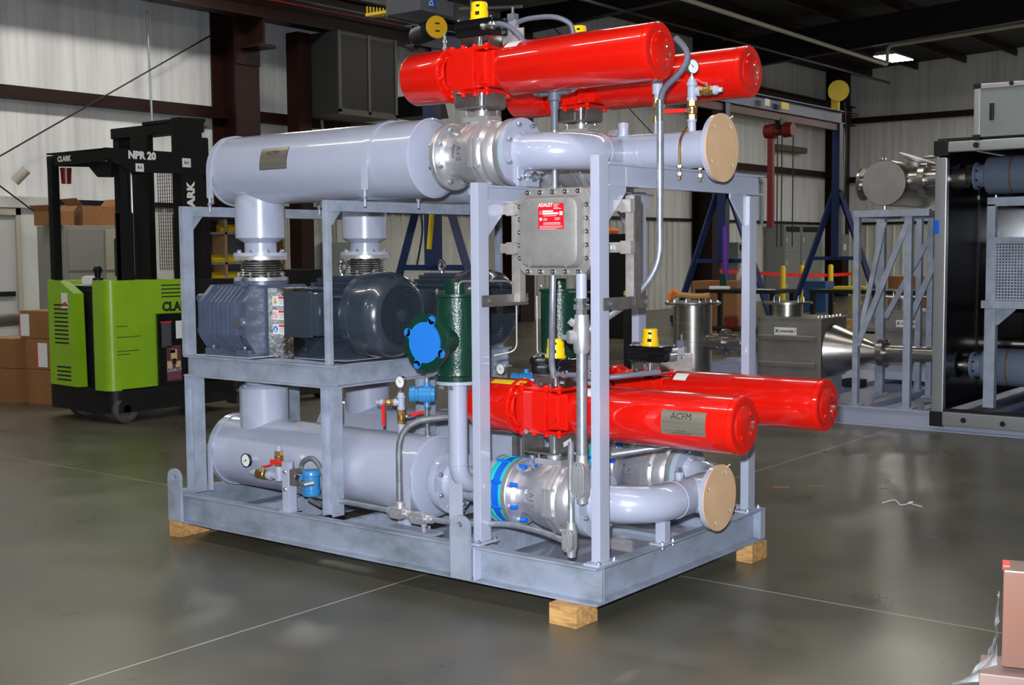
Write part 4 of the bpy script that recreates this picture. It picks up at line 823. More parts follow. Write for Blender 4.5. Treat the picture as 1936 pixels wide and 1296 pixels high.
# wooden blocks
wb = MB().box(-.205, -.063, -.055, .10, 0, .0895, .003).build('wood_block', WOOD); tag(wb, 'lumber block under the near front corner of the skid', 'wood block', 'wooden blocks under the skid')
wb = MB().box(-2.875, -2.785, .005, .21, 0, .0895, .003).build('wood_block', WOOD); tag(wb, 'lumber block under the left corner of the skid', 'wood block', 'wooden blocks under the skid')
wb = MB().box(-.07, .02, 1.35, 1.51, 0, .0895, .003).build('wood_block', WOOD); tag(wb, 'lumber block under the right rear corner of the skid', 'wood block', 'wooden blocks under the skid')

# blower platform on H legs
pf = thing('blower_platform', 'galvanised channel platform on H-section legs carrying the two blowers and motors', 'steel frame', (-2.2, .8, .251))
Z1, Z2 = .894, 1.008
MB().prism([(-a, b) for a, b in channel_profile(.114, .042, .008)], (-2.79, .106, Z1), (0, 1, 0), (0, 0, 1), 1.17).build('front_channel', GALV, pf)
MB().prism([(a, b) for a, b in channel_profile(.114, .042, .008)], (-2.79, 1.47, Z1), (0, 1, 0), (0, 0, 1), 1.17).build('rear_channel', GALV, pf)
MB().prism(channel_profile(.114, .042, .008), (-1.662, 1.469, Z1), (1, 0, 0), (0, 0, 1), 1.362).build('end_channel', GALV, pf)
MB().prism([(-a, b) for a, b in channel_profile(.114, .042, .008)], (-2.748, 1.469, Z1), (1, 0, 0), (0, 0, 1), 1.362).build('end_channel', GALV, pf)
for x in (-2.24,):
    MB().prism([(-a, b) for a, b in channel_profile(.10, .042, .008)], (x, 1.47, Z1+.01), (1, 0, 0), (0, 0, 1), 1.37).build('cross_member', GALV, pf)
def hleg(x, y, x2=None):
    w = .038; t = .007; P = [(-w, -w), (-w+t, -w), (-w+t, -t/2), (w-t, -t/2), (w-t, -w), (w, -w), (w, w), (w-t, w), (w-t, t/2), (-w+t, t/2), (-w+t, w), (-w, w)]
    MB().prism(P, (x, y, .251), (1, 0, 0), (0, 1, 0), Z1-.251).build('h_leg', GALV, pf)
for x in (-2.745, -1.662):
    for y in (.102, .80, 1.43): hleg(x, y)

# galvanised portal frames above the platform
def portal(x, wx, name_label, y0=.075, y1=1.46, wy=.05):
    t = thing('steel_portal', name_label, 'steel frame', (x, (y0+y1)/2, Z2))
    MB().box(x-wx/2, x+wx/2, y0, y0+wy, Z2, 1.826, .004).build('post', GALV, t)
    MB().box(x-wx/2, x+wx/2, y1-wy, y1, Z2, 1.826, .004).build('post', GALV, t)
    MB().box(x-wx/2, x+wx/2, y0+wy, y1-wy, 1.771, 1.826, .004).build('top_beam', GALV, t)
    for s, y in ((1, y0+wy), (-1, y1-wy)):
        MB().prism([(0, 0), (s*.075, 0), (0, -.085)], (x-.004, y, 1.771), (0, 1, 0), (0, 0, 1), .008).build('gusset_plate', GALV, t)
    return t
portal(-2.79, .04, 'galvanised portal frame under the far left ends of the upper silencers', wy=.068)
portal(-1.66, .034, 'galvanised portal frame on the platform edge beside the motor fan covers', wy=.032)

# pale painted front frames
def fframe(xr, zt, zbeam, ptop, label, rear_top):
    t = thing('portal_stand', label, 'steel frame', (xr-.022, .75, .251))
    for y, zz in ((.053, ptop), (1.375, rear_top)):
        MB().box(xr-.045, xr, y, y+.075, .261, zz, .005).build('post', PAINT, t)
        bp = MB().box(xr-.062, xr+.018, y-.035, y+.11, .251, .261, .002).build('base_plate', PAINT, t)
        for dx, dy in ((.008, -.022), (.008, .095)): bolt(t, (xr+dx, y+dy, .256), Z_, .012, .009)
    b = MB().prism([(a, c) for a, c in channel_profile(zt-zbeam, .045, .008)], (xr-.042, 1.53, zbeam), (1, 0, 0), (0, 0, 1), 1.53-.128).build('top_channel', PAINT, t)
    for s, y in ((1, .128), (-1, 1.375)):
        MB().prism([(0, 0), (s*.16, 0), (s*.16, -.02), (s*.02, -.15), (0, -.15)], (xr-.03, y, zbeam), (0, 1, 0), (0, 0, 1), .01).build('gusset_plate', PAINT, t)
    return t
fa = fframe(-.662, 1.862, 1.785, 1.872, 'pale grey pipe support frame behind the junction box, lower of the two', 1.872)
fb = fframe(-.018, 1.933, 1.835, 1.96, 'pale grey pipe support frame at the skid end under the covered outlet pipe', 1.83)
for y, z in ((.55, 1.905), (.55, 1.865)): bolt(fb, (-.052, y, z), X_, .012, .006)
for y in (.60, .76): bolt(fb, (-.052, y, 1.89), X_, .012, .003)

# ------------------------------------------------------------------ silencers (horizontal tanks)
def silencer(z, x0, x1, r, label, up):
    sx = (-2.655, -1.47)
    t = thing('silencer_tank', label, 'tank', ((x0+x1)/2, .36, z-r)); y = .36
    MB().lathe((x0, y, z), X_, [(.0, r-.02), (.004, r-.006), (.012, r+.002), (.028, r+.002), (.03, r-.002), ((x1-x0)-.022, r-.002), ((x1-x0)-.018, r+.003), ((x1-x0)-.004, r+.003), ((x1-x0), r-.004)], 64).build('shell', PAINT, t)
    MB().lathe((x1-.012, y, z), X_, [(0, r-.001), (.004, r-.006), (.008, r-.012), (.008, 0)], 64).build('end_plate', PAINT, t)
    MB().lathe((x0+.01, y, z), -X_, [(0, r-.001), (.006, r-.006), (.01, r-.02), (.01, 0)], 64).build('end_plate', PAINT, t)
    for xx in (x0+(x1-x0)*.55,): MB().torus((xx, y, z), X_, r-.001, .0035, 64, 6, -.3 if up else -.3, 1.6).build('weld_bead', PAINT, t)
    MB().torus((-2.47, y, z-.13 if up else z+.13), Z_, .139, .008, 40, 8).build('nozzle_weld', PAINT, t)
    if up:
        MB().lathe((-2.47, y, 1.550), Z_, [(0, .0), (0, .148), (.02, .148), (.02, .088), (.072, .088), (.082, .105), (.100, .135), (z-1.55, .135)], 48).build('nozzle', PAINT, t)
        ring(t, (-2.47, y, 1.552), Z_, .125, 8, .036, .011, .5, CHROME)
        for xx in sx:
            MB().lathe((xx-.02, y, z), X_, [(0, r-.001), (0, r+.006), (.04, r+.006), (.04, r-.001)], 48, -PI*.0, PI).build('strap_band', PAINT, t)
            for s in (-1, 1):
                MB().box(xx-.02, xx+.02, y+s*(r+.003)-.004, y+s*(r+.003)+.004, 1.87, z, .001).build('strap_leg', PAINT, t)
                MB().cyl((xx, y+s*(r+.003), 1.79), (xx, y+s*(r+.003), 1.872), .007, n=10).build('threaded_rod', GALV, t)
                MB().box(xx-.02, -1.65, y+s*(r+.003)-.02, y+s*(r+.003)+.02, 1.822, 1.828).build('clip_plate', GALV, t) if xx < -2 and False else None
                MB().lathe((xx, y+s*(r+.003), 1.828), Z_, [(0, 0), (0, .013), (.012, .013), (.012, 0)], 6).build('nut', ZBLUE, t)
    else:
        MB().lathe((-2.47, y, .895), -Z_, [(0, .10), (.045, .10), (.052, .118), (.07, .135), (.895-z, .135)], 48).build('nozzle', PAINT, t)
        for xx in (x0+.015, x1-.03):
            MB().box(xx-.02, xx+.02, y-r-.006, y-r+.0, .25, z+.05, .001).build('strap_leg', PAINT, t)
            MB().box(xx-.02, xx+.02, y+r-.0, y+r+.006, .25, z+.05, .001).build('strap_leg', PAINT, t)
            MB().lathe((xx-.02, y, z), X_, [(0, r-.001), (0, r+.006), (.04, r+.006), (.04, r-.001)], 48).build('strap_band', PAINT, t)
        for xx in (-2.2, -1.35): MB().box(xx-.02, xx+.02, y-.1, y+.1, .135, z-r+.02, .003).build('saddle_foot', PAINT, t)
    return t
def cyl_plate(parent, x0, x1, yc, zc, r, a, h, size, tx, body=()):
    """bent metal nameplate on the -Y side of a cylinder along X, centred at elevation angle a"""
    def W(u, v, e=0): t = a+v/r; return (u, yc-(r+e)*math.cos(t), zc+(r+e)*math.sin(t))
    def patch(name, m, ua, ub, va, vb, e0, e1):
        mb = MB(); k = 14; vs = []
        for i in range(k+1):
            v = va+(vb-va)*i/k
            for u, e in ((ua, e1), (ub, e1), (ub, e0), (ua, e0)): vs.append(W(u, v, e))
        fs = []
        for i in range(k):
            for j in range(4): fs.append((4*i+j, 4*i+(j+1) % 4, 4*i+4+(j+1) % 4, 4*i+4+j))
        fs += [(0, 1, 2, 3), (4*k+3, 4*k+2, 4*k+1, 4*k)]
        return mb.add(vs, fs).build(name, m, parent)
    patch('nameplate_border', INK, x0, x1, -h/2, h/2, -.002, .0012)
    p = patch('nameplate', NPLATE, x0+.003, x1-.003, -h/2+.003, h/2-.003, -.001, .002)
    xc = (x0+x1)/2
    text(tx[0], size, parent, INK, (0, 0, 0), X_, Z_, wrap=lambda u, v: W(xc+tx[1]+u, v+h*.24, .0028), name='nameplate_lettering', bold=.0)
    for i, (s_, vv, sz) in enumerate(body):
        text(s_, sz, parent, INK, (0, 0, 0), X_, Z_, wrap=lambda u, v: W(xc+tx[1]+u, v+vv, .0028), name='nameplate_lettering')
    return p
su = silencer(2.02, -2.69, -1.185, .19, 'upper grey silencer tank on the near side, with polished nameplate', True)
sl = silencer(.462, -2.715, -1.18, .197, 'lower grey silencer tank on the near side behind the dial gauge', False)
dup(su, (0, DY, 0), 'upper grey silencer tank on the far side, mostly hidden behind the near one')
dup(sl, (0, DY, 0), 'lower grey silencer tank on the far side behind the near lower tank')
cyl_plate(su, -2.245, -2.035, .36, 2.02, .188, math.radians(12), .115, .036, ('ACFM', -.01), (('SALES SERVICE REPAIR', -.012, .010), ('ACCURATE COMPRESSOR', -.03, .009)) if False else ())
text("'", .03, su, INK, (0, 0, 0), X_, Z_, wrap=lambda u, v: (-2.147+u, .36-.191*math.cos(.21+(v+.03)/.188), 2.02+.191*math.sin(.21+(v+.03)/.188)), name='nameplate_lettering')
# taps and instrument stubs are their own things below

# ------------------------------------------------------------------ expansion joints
def bellows(label):
    t = thing('expansion_joint', label, 'expansion joint', (-2.47, .36, 1.416)); c = (-2.47, .36, 0)
    MB().lathe((-2.47, .36, 1.530), Z_, [(0, .08), (0, .148), (.019, .148), (.019, .08)], 48).build('flange', CASTS, t)
    MB().lathe((-2.47, .36, 1.417), Z_, [(0, .08), (0, .148), (.018, .148), (.018, .08)], 48).build('flange', CASTS, t)
    pr = [(0, .097)]
    for i in range(6): z = .008+i*.0130; pr += [(z, .088), (z+.003, .109), (z+.007, .112), (z+.0105, .109)]
    pr += [(.088, .088), (.096, .097)]
    MB().lathe((-2.47, .36, 1.435), Z_, pr, 48).build('bellows', STEEL, t)
    for i in range(8): a = 2*PI*(i+.5)/8; bolt(t, (-2.47+.125*math.cos(a), .36+.125*math.sin(a), 1.432), Z_, .03, .011, CHROME)
    return t
be = bellows('stainless bellows joint between the near blower and the near upper silencer')
dup(be, (0, DY, 0), 'stainless bellows joint between the far blower and the far upper silencer')

# ------------------------------------------------------------------ blowers
def blower(label):
    t = thing('blower', label, 'blower', (-2.58, .36, 1.008)); x0, x1 = -2.675, -2.325
    # body: octagonal section extruded along X
    P = [(.19, 1.05), (.53, 1.05), (.59, 1.13), (.59, 1.30), (.51, 1.375), (.21, 1.375), (.13, 1.30), (.13, 1.13)]
    MB().prism(P, (x0, 0, 0), Y_, Z_, x1-x0).build('casing', BLOWER, t)
    for i in range(7):
        x = x0+.035+i*.037
        q = [(.18, 1.04), (.54, 1.04), (.605, 1.125), (.605, 1.305), (.52, 1.388), (.20, 1.388), (.113, 1.305), (.113, 1.125)]
        MB().prism(q, (x, 0, 0), Y_, Z_, .009).build('cooling_rib', BLOWER, t)
    q = [(.17, 1.03), (.55, 1.03), (.615, 1.12), (.615, 1.31), (.53, 1.395), (.19, 1.395), (.105, 1.31), (.105, 1.12)]
    MB().prism(q, (x1-.01, 0, 0), Y_, Z_, .03).build('end_flange', BLOWER, t)
    MB().prism(q, (x0-.02, 0, 0), Y_, Z_, .03).build('end_flange', BLOWER, t)
    g = MB().box(x0-.12, x0-.02, .17, .54, 1.11, 1.335, .02)
    g.build('gear_cover', BLOWER, t)
    for y, z in ((.2, 1.14), (.2, 1.32), (.5, 1.14), (.5, 1.32)): MB().cyl((x0-.13, y, z), (x0-.02, y, z), .024, n=16).build('bolt_boss', BLOWER, t); 
    for y, z in ((.2, 1.14), (.2, 1.32)): bolt(t, (x0-.13, y, z), X_, .01, .012, CHROME)
    MB().lathe((-2.47, .36, 1.365), Z_, [(0, .16), (.028, .145), (.030, .150), (.05, .150), (.05, 0)], 40).build('discharge_flange', BLOWER, t)
    MB().cyl((x1+.01, .45, 1.23), (x1+.07, .45, 1.23), .09, n=32).build('drive_bearing_housing', BLOWER, t)
    MB().torus((-2.36, .15, 1.41), Y_, .022, .008, 20, 8).build('lifting_eye', BLOWER, t)
    MB().cyl((-2.345, .085, 1.20), (-2.345, .11, 1.20), .03, n=20).build('sight_glass', CHROME, t)
    MB().cyl((-2.36, .10, 1.12), (-2.36, .125, 1.12), .012, n=10).build('drain_plug', CHROME, t)
    for x in (-2.63, -2.37):
        MB().box(x-.05, x+.05, .13, .59, 1.012, 1.052, .004).build('foot', BLOWER, t)
        bolt(t, (x, .155, 1.03), Z_, .044, .012, CHROME)
    MB().box(-2.74, -2.30, .12, .60, 1.008, 1.014, .001).build('sole_plate', PAINT, t)
    return t
bl = blower('dark blue-grey ribbed rotary blower on the near side under the first bellows')
dup(bl, (0, DY, 0), 'dark blue-grey ribbed rotary blower on the far side behind the near motor')

def guard(label):
    t = thing('coupling_guard', label, 'guard', (-2.19, .36, 1.008))
    MB().box(-2.29, -2.094, .248, .252, 1.010, 1.381, .001).build('guard_plate', CRINKLE, t)
    MB().box(-2.29, -2.094, .252, .50, 1.374, 1.381, .001).build('guard_top', STEEL, t)
    MB().box(-2.292, -2.286, .25, .60, 1.01, 1.375, .001).build('guard_side', STEEL, t)
    for i, z in enumerate((1.312, 1.238, 1.162)):
        o = V((-2.195, .2475, z))
        s = plate(t, 'warning_sticker', WHITE, o, X_, Z_, .115, .052, .0008); o2 = o+V((0, -.0009, 0))
        k = ['a', 'b', 'c'][i]
        if i == 0:
            MB().prism([(-.014, -.013), (.014, -.013), (0, .02)], o2+V((-.036, 0, 0)), X_, Z_, .0006).build('warning_triangle', INK, t)
            MB().prism([(-.011, -.0115), (.011, -.0115), (0, .0155)], o2+V((-.036, -.0007, 0)), X_, Z_, .0006).build('warning_triangle', YELP, t)
            text('!', .016, t, INK, o2+V((-.036, -.0016, -.002)), X_, Z_)
        elif i == 1:
            MB().torus(o2+V((-.036, 0, 0)), Y_, .016, .0016, 24, 6).build('prohibition_ring', HANDLE, t)
            MB().prism([(-.012, .009), (-.009, .012), (.012, -.009), (.009, -.012)], o2+V((-.036, 0, 0)), X_, Z_, .0006).build('prohibition_bar', HANDLE, t)
        else:
            MB().cyl(o2+V((-.036, .0, 0)), o2+V((-.036, -.0006, 0)), .017, n=28).build('mandatory_disc', TAPEB, t)
            MB().cyl(o2+V((-.036, -.0006, .004)), o2+V((-.036, -.0012, .004)), .005, n=16).build('mandatory_figure', WHITE, t)
            MB().prism([(-.009, -.012), (.009, -.012), (.005, 0), (-.005, 0)], o2+V((-.036, -.0007, 0)), X_, Z_, .0006).build('mandatory_figure', WHITE, t)
        plate(t, 'sticker_banner', HANDLE, o2+V((.02, 0, .018)), X_, Z_, .06, .011, .0006)
        for j in range(3): plate(t, 'printed_line', INK, o2+V((.015, 0, .004-j*.009)), X_, Z_, .045-.008*j, .0018, .0005)
    return t
gd = guard('crinkled stainless coupling guard with three safety stickers beside the near motor')
dup(gd, (0, DY, 0), 'stainless coupling guard hidden beside the far motor')

def motor(label):
    yc, zc = .5, 1.24; t = thing('electric_motor', label, 'electric motor', (-1.85, yc, 1.008))
    MB().lathe((-2.17, yc, zc), X_, [(0, 0), (0, .12), (.02, .165), (.06, .18), (.06, .172), (.40, .172), (.40, .1)], 48).build('stator_frame', MOTOR, t)
    for i in range(26):
        a = 2*PI*i/26; c, s_ = math.cos(a), math.sin(a)
        # fins run along X
        if -.3 < s_ < .3 and c < 0: continue
        r0, r1, h = .165, .205, .0035; n = V((0, c, s_)); q = V((0, -s_, c)); o = V((-2.10, yc, zc))
        MB().prism([(r0, -h), (r1-.004, -h), (r1, 0), (r1-.004, h), (r0, h)], o, n, q, .30).build('cooling_fin', MOTOR, t)
    # fan cover
    MB().lathe((-1.80, yc, zc), X_, [(0, .2), (.0, .206), (.012, .218), (.06, .222), (.065, .212), (.075, .212), (.08, .222), (.17, .224), (.215, .214), (.245, .188), (.255, .172), (.255, .158), (.245, .158)], 64).build('fan_cover', MOTOR, t)
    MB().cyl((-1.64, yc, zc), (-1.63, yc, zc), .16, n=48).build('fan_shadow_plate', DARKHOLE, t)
    g = MB()
    R = .158; st = .0150
    k = int(R/st)
    for i in range(-k, k+1):
        d = i*st; L = math.sqrt(max(R*R-d*d, 0)); 
        if L < .01: continue
        g.box(-1.552, -1.549, yc-L, yc+L, zc+d-.0021, zc+d+.0021); g.box(-1.552, -1.549, yc+d-.0021, yc+d+.0021, zc-L, zc+L)
    g.build('fan_grille', MOTOR, t)
    MB().cyl((-1.554, yc, zc), (-1.546, yc, zc), .034, n=28).build('grille_hub', MOTOR, t)
    # terminal box on the near side
    MB().box(-2.06, -1.92, .25, .36, 1.15, 1.33, .01).build('terminal_box_neck', MOTOR, t)
    MB().box(-2.105, -1.865, .205, .30, 1.135, 1.362, .022).build('terminal_box', MOTOR, t)
    MB().box(-2.112, -1.90, .198, .212, 1.127, 1.367, .006).build('terminal_box_lid', MOTOR, t)
    MB().torus((-1.98, yc, 1.485), (.3, 1, 0), .028, .010, 28, 10).build('eyebolt', CHROME, t)
    MB().cyl((-1.98, yc, 1.42), (-1.98, yc, 1.46), .016, n=14).build('eyebolt_shank', CHROME, t)
    for x in (-2.08, -1.87):
        MB().prism([(.30, 1.01), (.70, 1.01), (.70, 1.035), (.63, 1.10), (.37, 1.10), (.30, 1.035)], (x-.035, 0, 0), Y_, Z_, .07).build('foot', MOTOR, t)
        for y in (.325, .675): bolt(t, (x, y, 1.026), Z_, .03, .011, CHROME)
    MB().cyl((-2.24, yc, zc), (-2.16, yc, zc), .03, n=20).build('drive_shaft', STEEL, t)
    MB().box(-2.2, -1.74, .28, .72, 1.0085, 1.0125).build('slide_base', PAINT, t)
    return t
mo = motor('charcoal finned electric motor with fan grille on the near side of the platform')
dup(mo, (0, DY, 0), 'charcoal finned electric motor with fan grille on the far side of the platform')

# ------------------------------------------------------------------ ball valves and actuators
def ball_valve(xc, zc, label):
    y = .36; t = thing('ball_valve', label, 'valve', (xc, y, zc-.16))
    MB().lathe((xc, y, zc), X_, [(-.195, .084), (-.195, .158), (-.172, .158), (-.168, .155), (-.166, .116), (-.15, .103), (-.125, .102), (-.10, .112), (-.065, .136), (-.01, .150), (.045, .156)], 56).build('body_casting', CASTS, t)
    MB().lathe((xc, y, zc), X_, [(.085, .150), (.10, .140), (.105, .147), (.12, .146), (.128, .13), (.14, .114), (.168, .104), (.182, .112), (.184, .156), (.187, .158), (.215, .158), (.215, .084)], 56).build('tail_casting', CASTS, t)
    def octo(x, w):
        MB().lathe((x, y, zc), X_, [(0, 0), (0, .165), (.002, .168), (w-.002, .168), (w, .165), (w, 0)], 8, PI/8, 2*PI+PI/8).build('split_flange', CASTS, t)
    octo(.0385+xc, .022); octo(xc+.0625, .024)
    for i in range(8):
        a = 2*PI*(i+.5)/8; p = V((xc+.064, y+.152*math.cos(a), zc+.152*math.sin(a))); bolt(t, p, X_, .05, .009, CASTS)
    ring(t, (xc-.186, y, zc), X_, .132, 8, .05, .012, .5, ZBLUE)
    # neck and top pad
    MB().lathe((xc, y, zc+.09), Z_, [(-.02, .125), (.02, .105), (.045, .075), (.062, .056)], 32).build('stem_neck', CASTS, t)
    MB().box(xc-.075, xc+.075, y-.055, y+.055, zc+.150, zc+.178, .006).build('top_pad', CASTS, t)
    for sx in (-1, 1):
        for sy in (-1, 1): bolt(t, (xc+sx*.06, y+sy*.04, zc+.172), Z_, .05, .008, CHROME)
    MB().cyl((xc, y, zc+.178), (xc, y, zc+.205), .035, n=24).build('gland', CASTS, t)
    MB().cyl((xc, y, zc+.205), (xc, y, zc+.285), .026, n=24).build('stem_coupling', CHROME, t)
    # cast marks
    def W(u, v): th = math.radians(-3)+u/.15; return (xc-.095+v*.9, y-.1445*math.cos(th)-.0, zc+.1445*math.sin(th)+.0)
    text('777774', .022, t, CHROME, (0, 0, 0), X_, Z_, wrap=lambda u, v: (xc-.06-v, y-(.139)*math.cos(.1+u/.14), zc+.138*math.sin(.1+u/.14)), name='cast_marking', bold=.0006)
    text('Z I V', .034, t, CHROME, (0, 0, 0), X_, Z_, wrap=lambda u, v: (xc-.018-v, y-(.1525)*math.cos(u/.15), zc+.1515*math.sin(u/.15)), name='cast_marking', bold=.0004)
    return t
vu = ball_valve(-.885, 2.018, 'cast stainless ball valve on the near upper pipe beside the silencer end')
vl = ball_valve(-.475, .445, 'cast stainless ball valve on the near lower pipe beside the blue-taped spacer')
dup(vu, (0, DY, 0), 'cast stainless ball valve on the far upper pipe behind the junction box top')
dup(vl, (0, DY, 0), 'cast stainless ball valve on the far lower pipe behind the near red cylinder')

def mount(xc, zc, label, stick=True):
    y = .36; t = thing('actuator_mounting_box', label, 'bracket', (xc, y, zc)); z0, z1 = zc, zc+.098
    x0, x1 = xc-.105, xc+.085; th = .007; r = .018
    def rr(x0, x1, z0, z1, r):
        o = []
        for cx, cz, a in ((x1-r, z1-r, 0), (x0+r, z1-r, PI/2), (x0+r, z0+r, PI), (x1-r, z0+r, 1.5*PI)):
            for i in range(5): b = a+PI/2*i/4; o.append((cx+r*math.cos(b), cz+r*math.sin(b)))
        return o
    A = rr(x0, x1, z0, z1, r); B = rr(x0+th, x1-th, z0+th, z1-th, r-th); k = len(A); vs = []
    for yy in (y-.075, y+.075): vs += [(a, yy, b) for a, b in A]+[(a, yy, b) for a, b in B]
    fs = []
    for i in range(k):
        j = (i+1) % k; fs += [(i, j, k+j, k+i), (2*k+i, 3*k+i, 3*k+j, 2*k+j), (i, 2*k+i, 2*k+j, j), (k+i, k+j, 3*k+j, 3*k+i)]
    MB().add(vs, fs).build('tube_section', DULLSS, t)
    if stick: plate(t, 'serial_sticker', WHITE, (x1+.0002, y+.01, zc+.05), V((0, 1, .25)), V((0, -.25, 1)), .06, .022, .0008)
    for sx in (-.06, .03): bolt(t, (xc+sx, y-.04, z1-.003), Z_, .012, .007, CHROME)
    return t
mu = mount(-.885, 2.018+.212, 'dull stainless mounting box under the near upper red actuator', False)
ml = mount(-.495, .445+.212-.01, 'dull stainless mounting box under the near lower red actuator, with white sticker')
dup(mu, (0, DY, 0), 'dull stainless mounting box under the far upper red actuator')
dup(ml, (0, DY, 0), 'dull stainless mounting box under the far lower red actuator')

def actuator(xc, zc, label, extra):
    y = .36; t = thing('pneumatic_actuator', label, 'actuator', (xc, y, zc-.12)); R1, R2 = .126, .121
    L = lambda x, pr, n=56: MB().lathe((xc+x, y, zc), X_, pr, n)
    L(-.405, [(0, 0), (0, R1-.012), (.004, R1-.004), (.012, R1), (.235, R1), (.235, R1-.03)]).build('spring_cylinder', RED, t)
    L(-.172, [(0, R1-.02), (0, R1+.004), (.012, R1+.006), (.022, R1+.002), (.024, .105), (.035, .10)]).build('mounting_flange', RED, t)
    for i in range(8):
        a = 2*PI*(i+.3)/8; MB().lathe((xc-.19, y+.115*math.cos(a), zc+.115*math.sin(a)), X_, [(.03, 0), (.03, .009), (.055, .009), (.055, 0)], 6).build('flange_bolt', RED, t)
    # scotch-yoke housing
    h = MB(); h.box(xc-.14, xc+.155, y-.085, y+.085, zc-.085, zc+.085, .018); h.build('yoke_housing', RED, t)
    MB().box(xc-.085, xc+.055, y-.115, y+.10, zc-.09, zc+.09, .01).build('front_cover', RED, t)
    MB().box(xc-.125, xc-.08, y-.10, y-.06, zc-.065, zc+.065, .012).build('cover_lug', RED, t)
    MB().box(xc+.05, xc+.12, y-.098, y+.08, zc-.075, zc+.08, .02).build('cover_shoulder', RED, t)
    for dx, dz in ((-.105, .06), (-.105, -.06), (-.0, .078), (-.0, -.078)): bolt(t, (xc+dx, y-.112, zc+dz), Y_, .012, .0055, RED)
    for s in (-1, 1):
        MB().box(xc-.12, xc+.12, y-.09, y+.09, zc+s*.098-.008, zc+s*.098+.008, .005).build('end_pad', RED, t)
        for dx in (-.105, -.035, .035, .105):
            for dy in (-.078, .078):
                MB().cyl((xc+dx, y+dy, zc+s*.085), (xc+dx, y+dy, zc+s*.118), .012, n=14).build('pad_boss', RED, t)
    MB().cyl((xc-.06, y-.11, zc-.098), (xc-.06, y-.08, zc-.098), .012, n=14).build('port_plug', CHROME, t)
    MB().cyl((xc+.085, y-.108, zc-.03), (xc+.085, y-.06, zc-.03), .022, n=18).build('stop_boss', RED, t)
    L(.15, [(0, .07), (.0, .085), (.045, .085), (.045, .07)]).build('cylinder_neck', RED, t)
    L(.188, [(0, 0), (0, R2-.01), (.004, R2-.003), (.012, R2), (.765, R2), (.768, R2-.004), (.772, R2-.004), (.775, R2+.001), (.79, R2), (.795, R2-.006), (.795, .085)]).build('power_cylinder', RED, t)
    L(.975, [(0, R2-.01), (.008, R2-.012), (.0085, .082), (.012, .080), (.013, .078), (.013, 0)]).build('end_cap', RED, t)
    for i in range(4):
        a = 2*PI*(i+.5)/4+.1; MB().lathe((xc+.98, y+.060*math.cos(a), zc+.060*math.sin(a)), X_, [(0, 0), (0, .008), (.013, .008), (.015, .006), (.015, 0)], 8).build('cap_bolt', RED, t)
    # sticker on top of the power cylinder
    cyl_sticker(t, xc+.215, xc+.285, y, zc, R2, math.radians(55), .05, WHITE)
    return t
def cyl_sticker(t, x0, x1, yc, zc, r, a, h, m, name='data_sticker'):
    vs = []; k = 8
    for i in range(k+1):
        th = a+(h/r)*(i/k-.5)
        for u, e in ((x0, .0012), (x1, .0012), (x1, -.001), (x0, -.001)): vs.append((u, yc-(r+e)*math.cos(th), zc+(r+e)*math.sin(th)))
    fs = [(0, 1, 2, 3), (4*k+3, 4*k+2, 4*k+1, 4*k)]
    for i in range(k):
        for j in range(4): fs.append((4*i+j, 4*i+(j+1) % 4, 4*i+4+(j+1) % 4, 4*i+4+j))
    return MB().add(vs, fs).build(name, m, t)
au = actuator(-.895, 2.402, 'red double-cylinder valve actuator on top, nearest of the upper pair', 0)
af = dup(au, (0, DY, 0), 'red double-cylinder valve actuator on top, farther one behind the pressure gauge')
al = actuator(-.495, .848, 'red double-cylinder valve actuator low in front, carrying a polished nameplate', 0)
alf = dup(al, (0, DY, 0), 'red double-cylinder valve actuator low at the back, without nameplate')
cyl_plate(al, .16, .375, .36, .848, .1195, math.radians(3), .108, .038, ('ACFM', -.01), (('SALES SERVICE REPAIR', -.044, .009), ('00 526-5202', -.032, .009)))
text("'", .03, al, INK, (0, 0, 0), X_, Z_, wrap=lambda u, v: (.257+u, .36-.1225*math.cos(.05+(v+.03)/.12), .848+.1225*math.sin(.05+(v+.03)/.12)), name='nameplate_lettering')
cyl_sticker(al, -.79, -.60, .36, .848, .126, math.radians(66), .035, YELP, 'yellow_sticker')

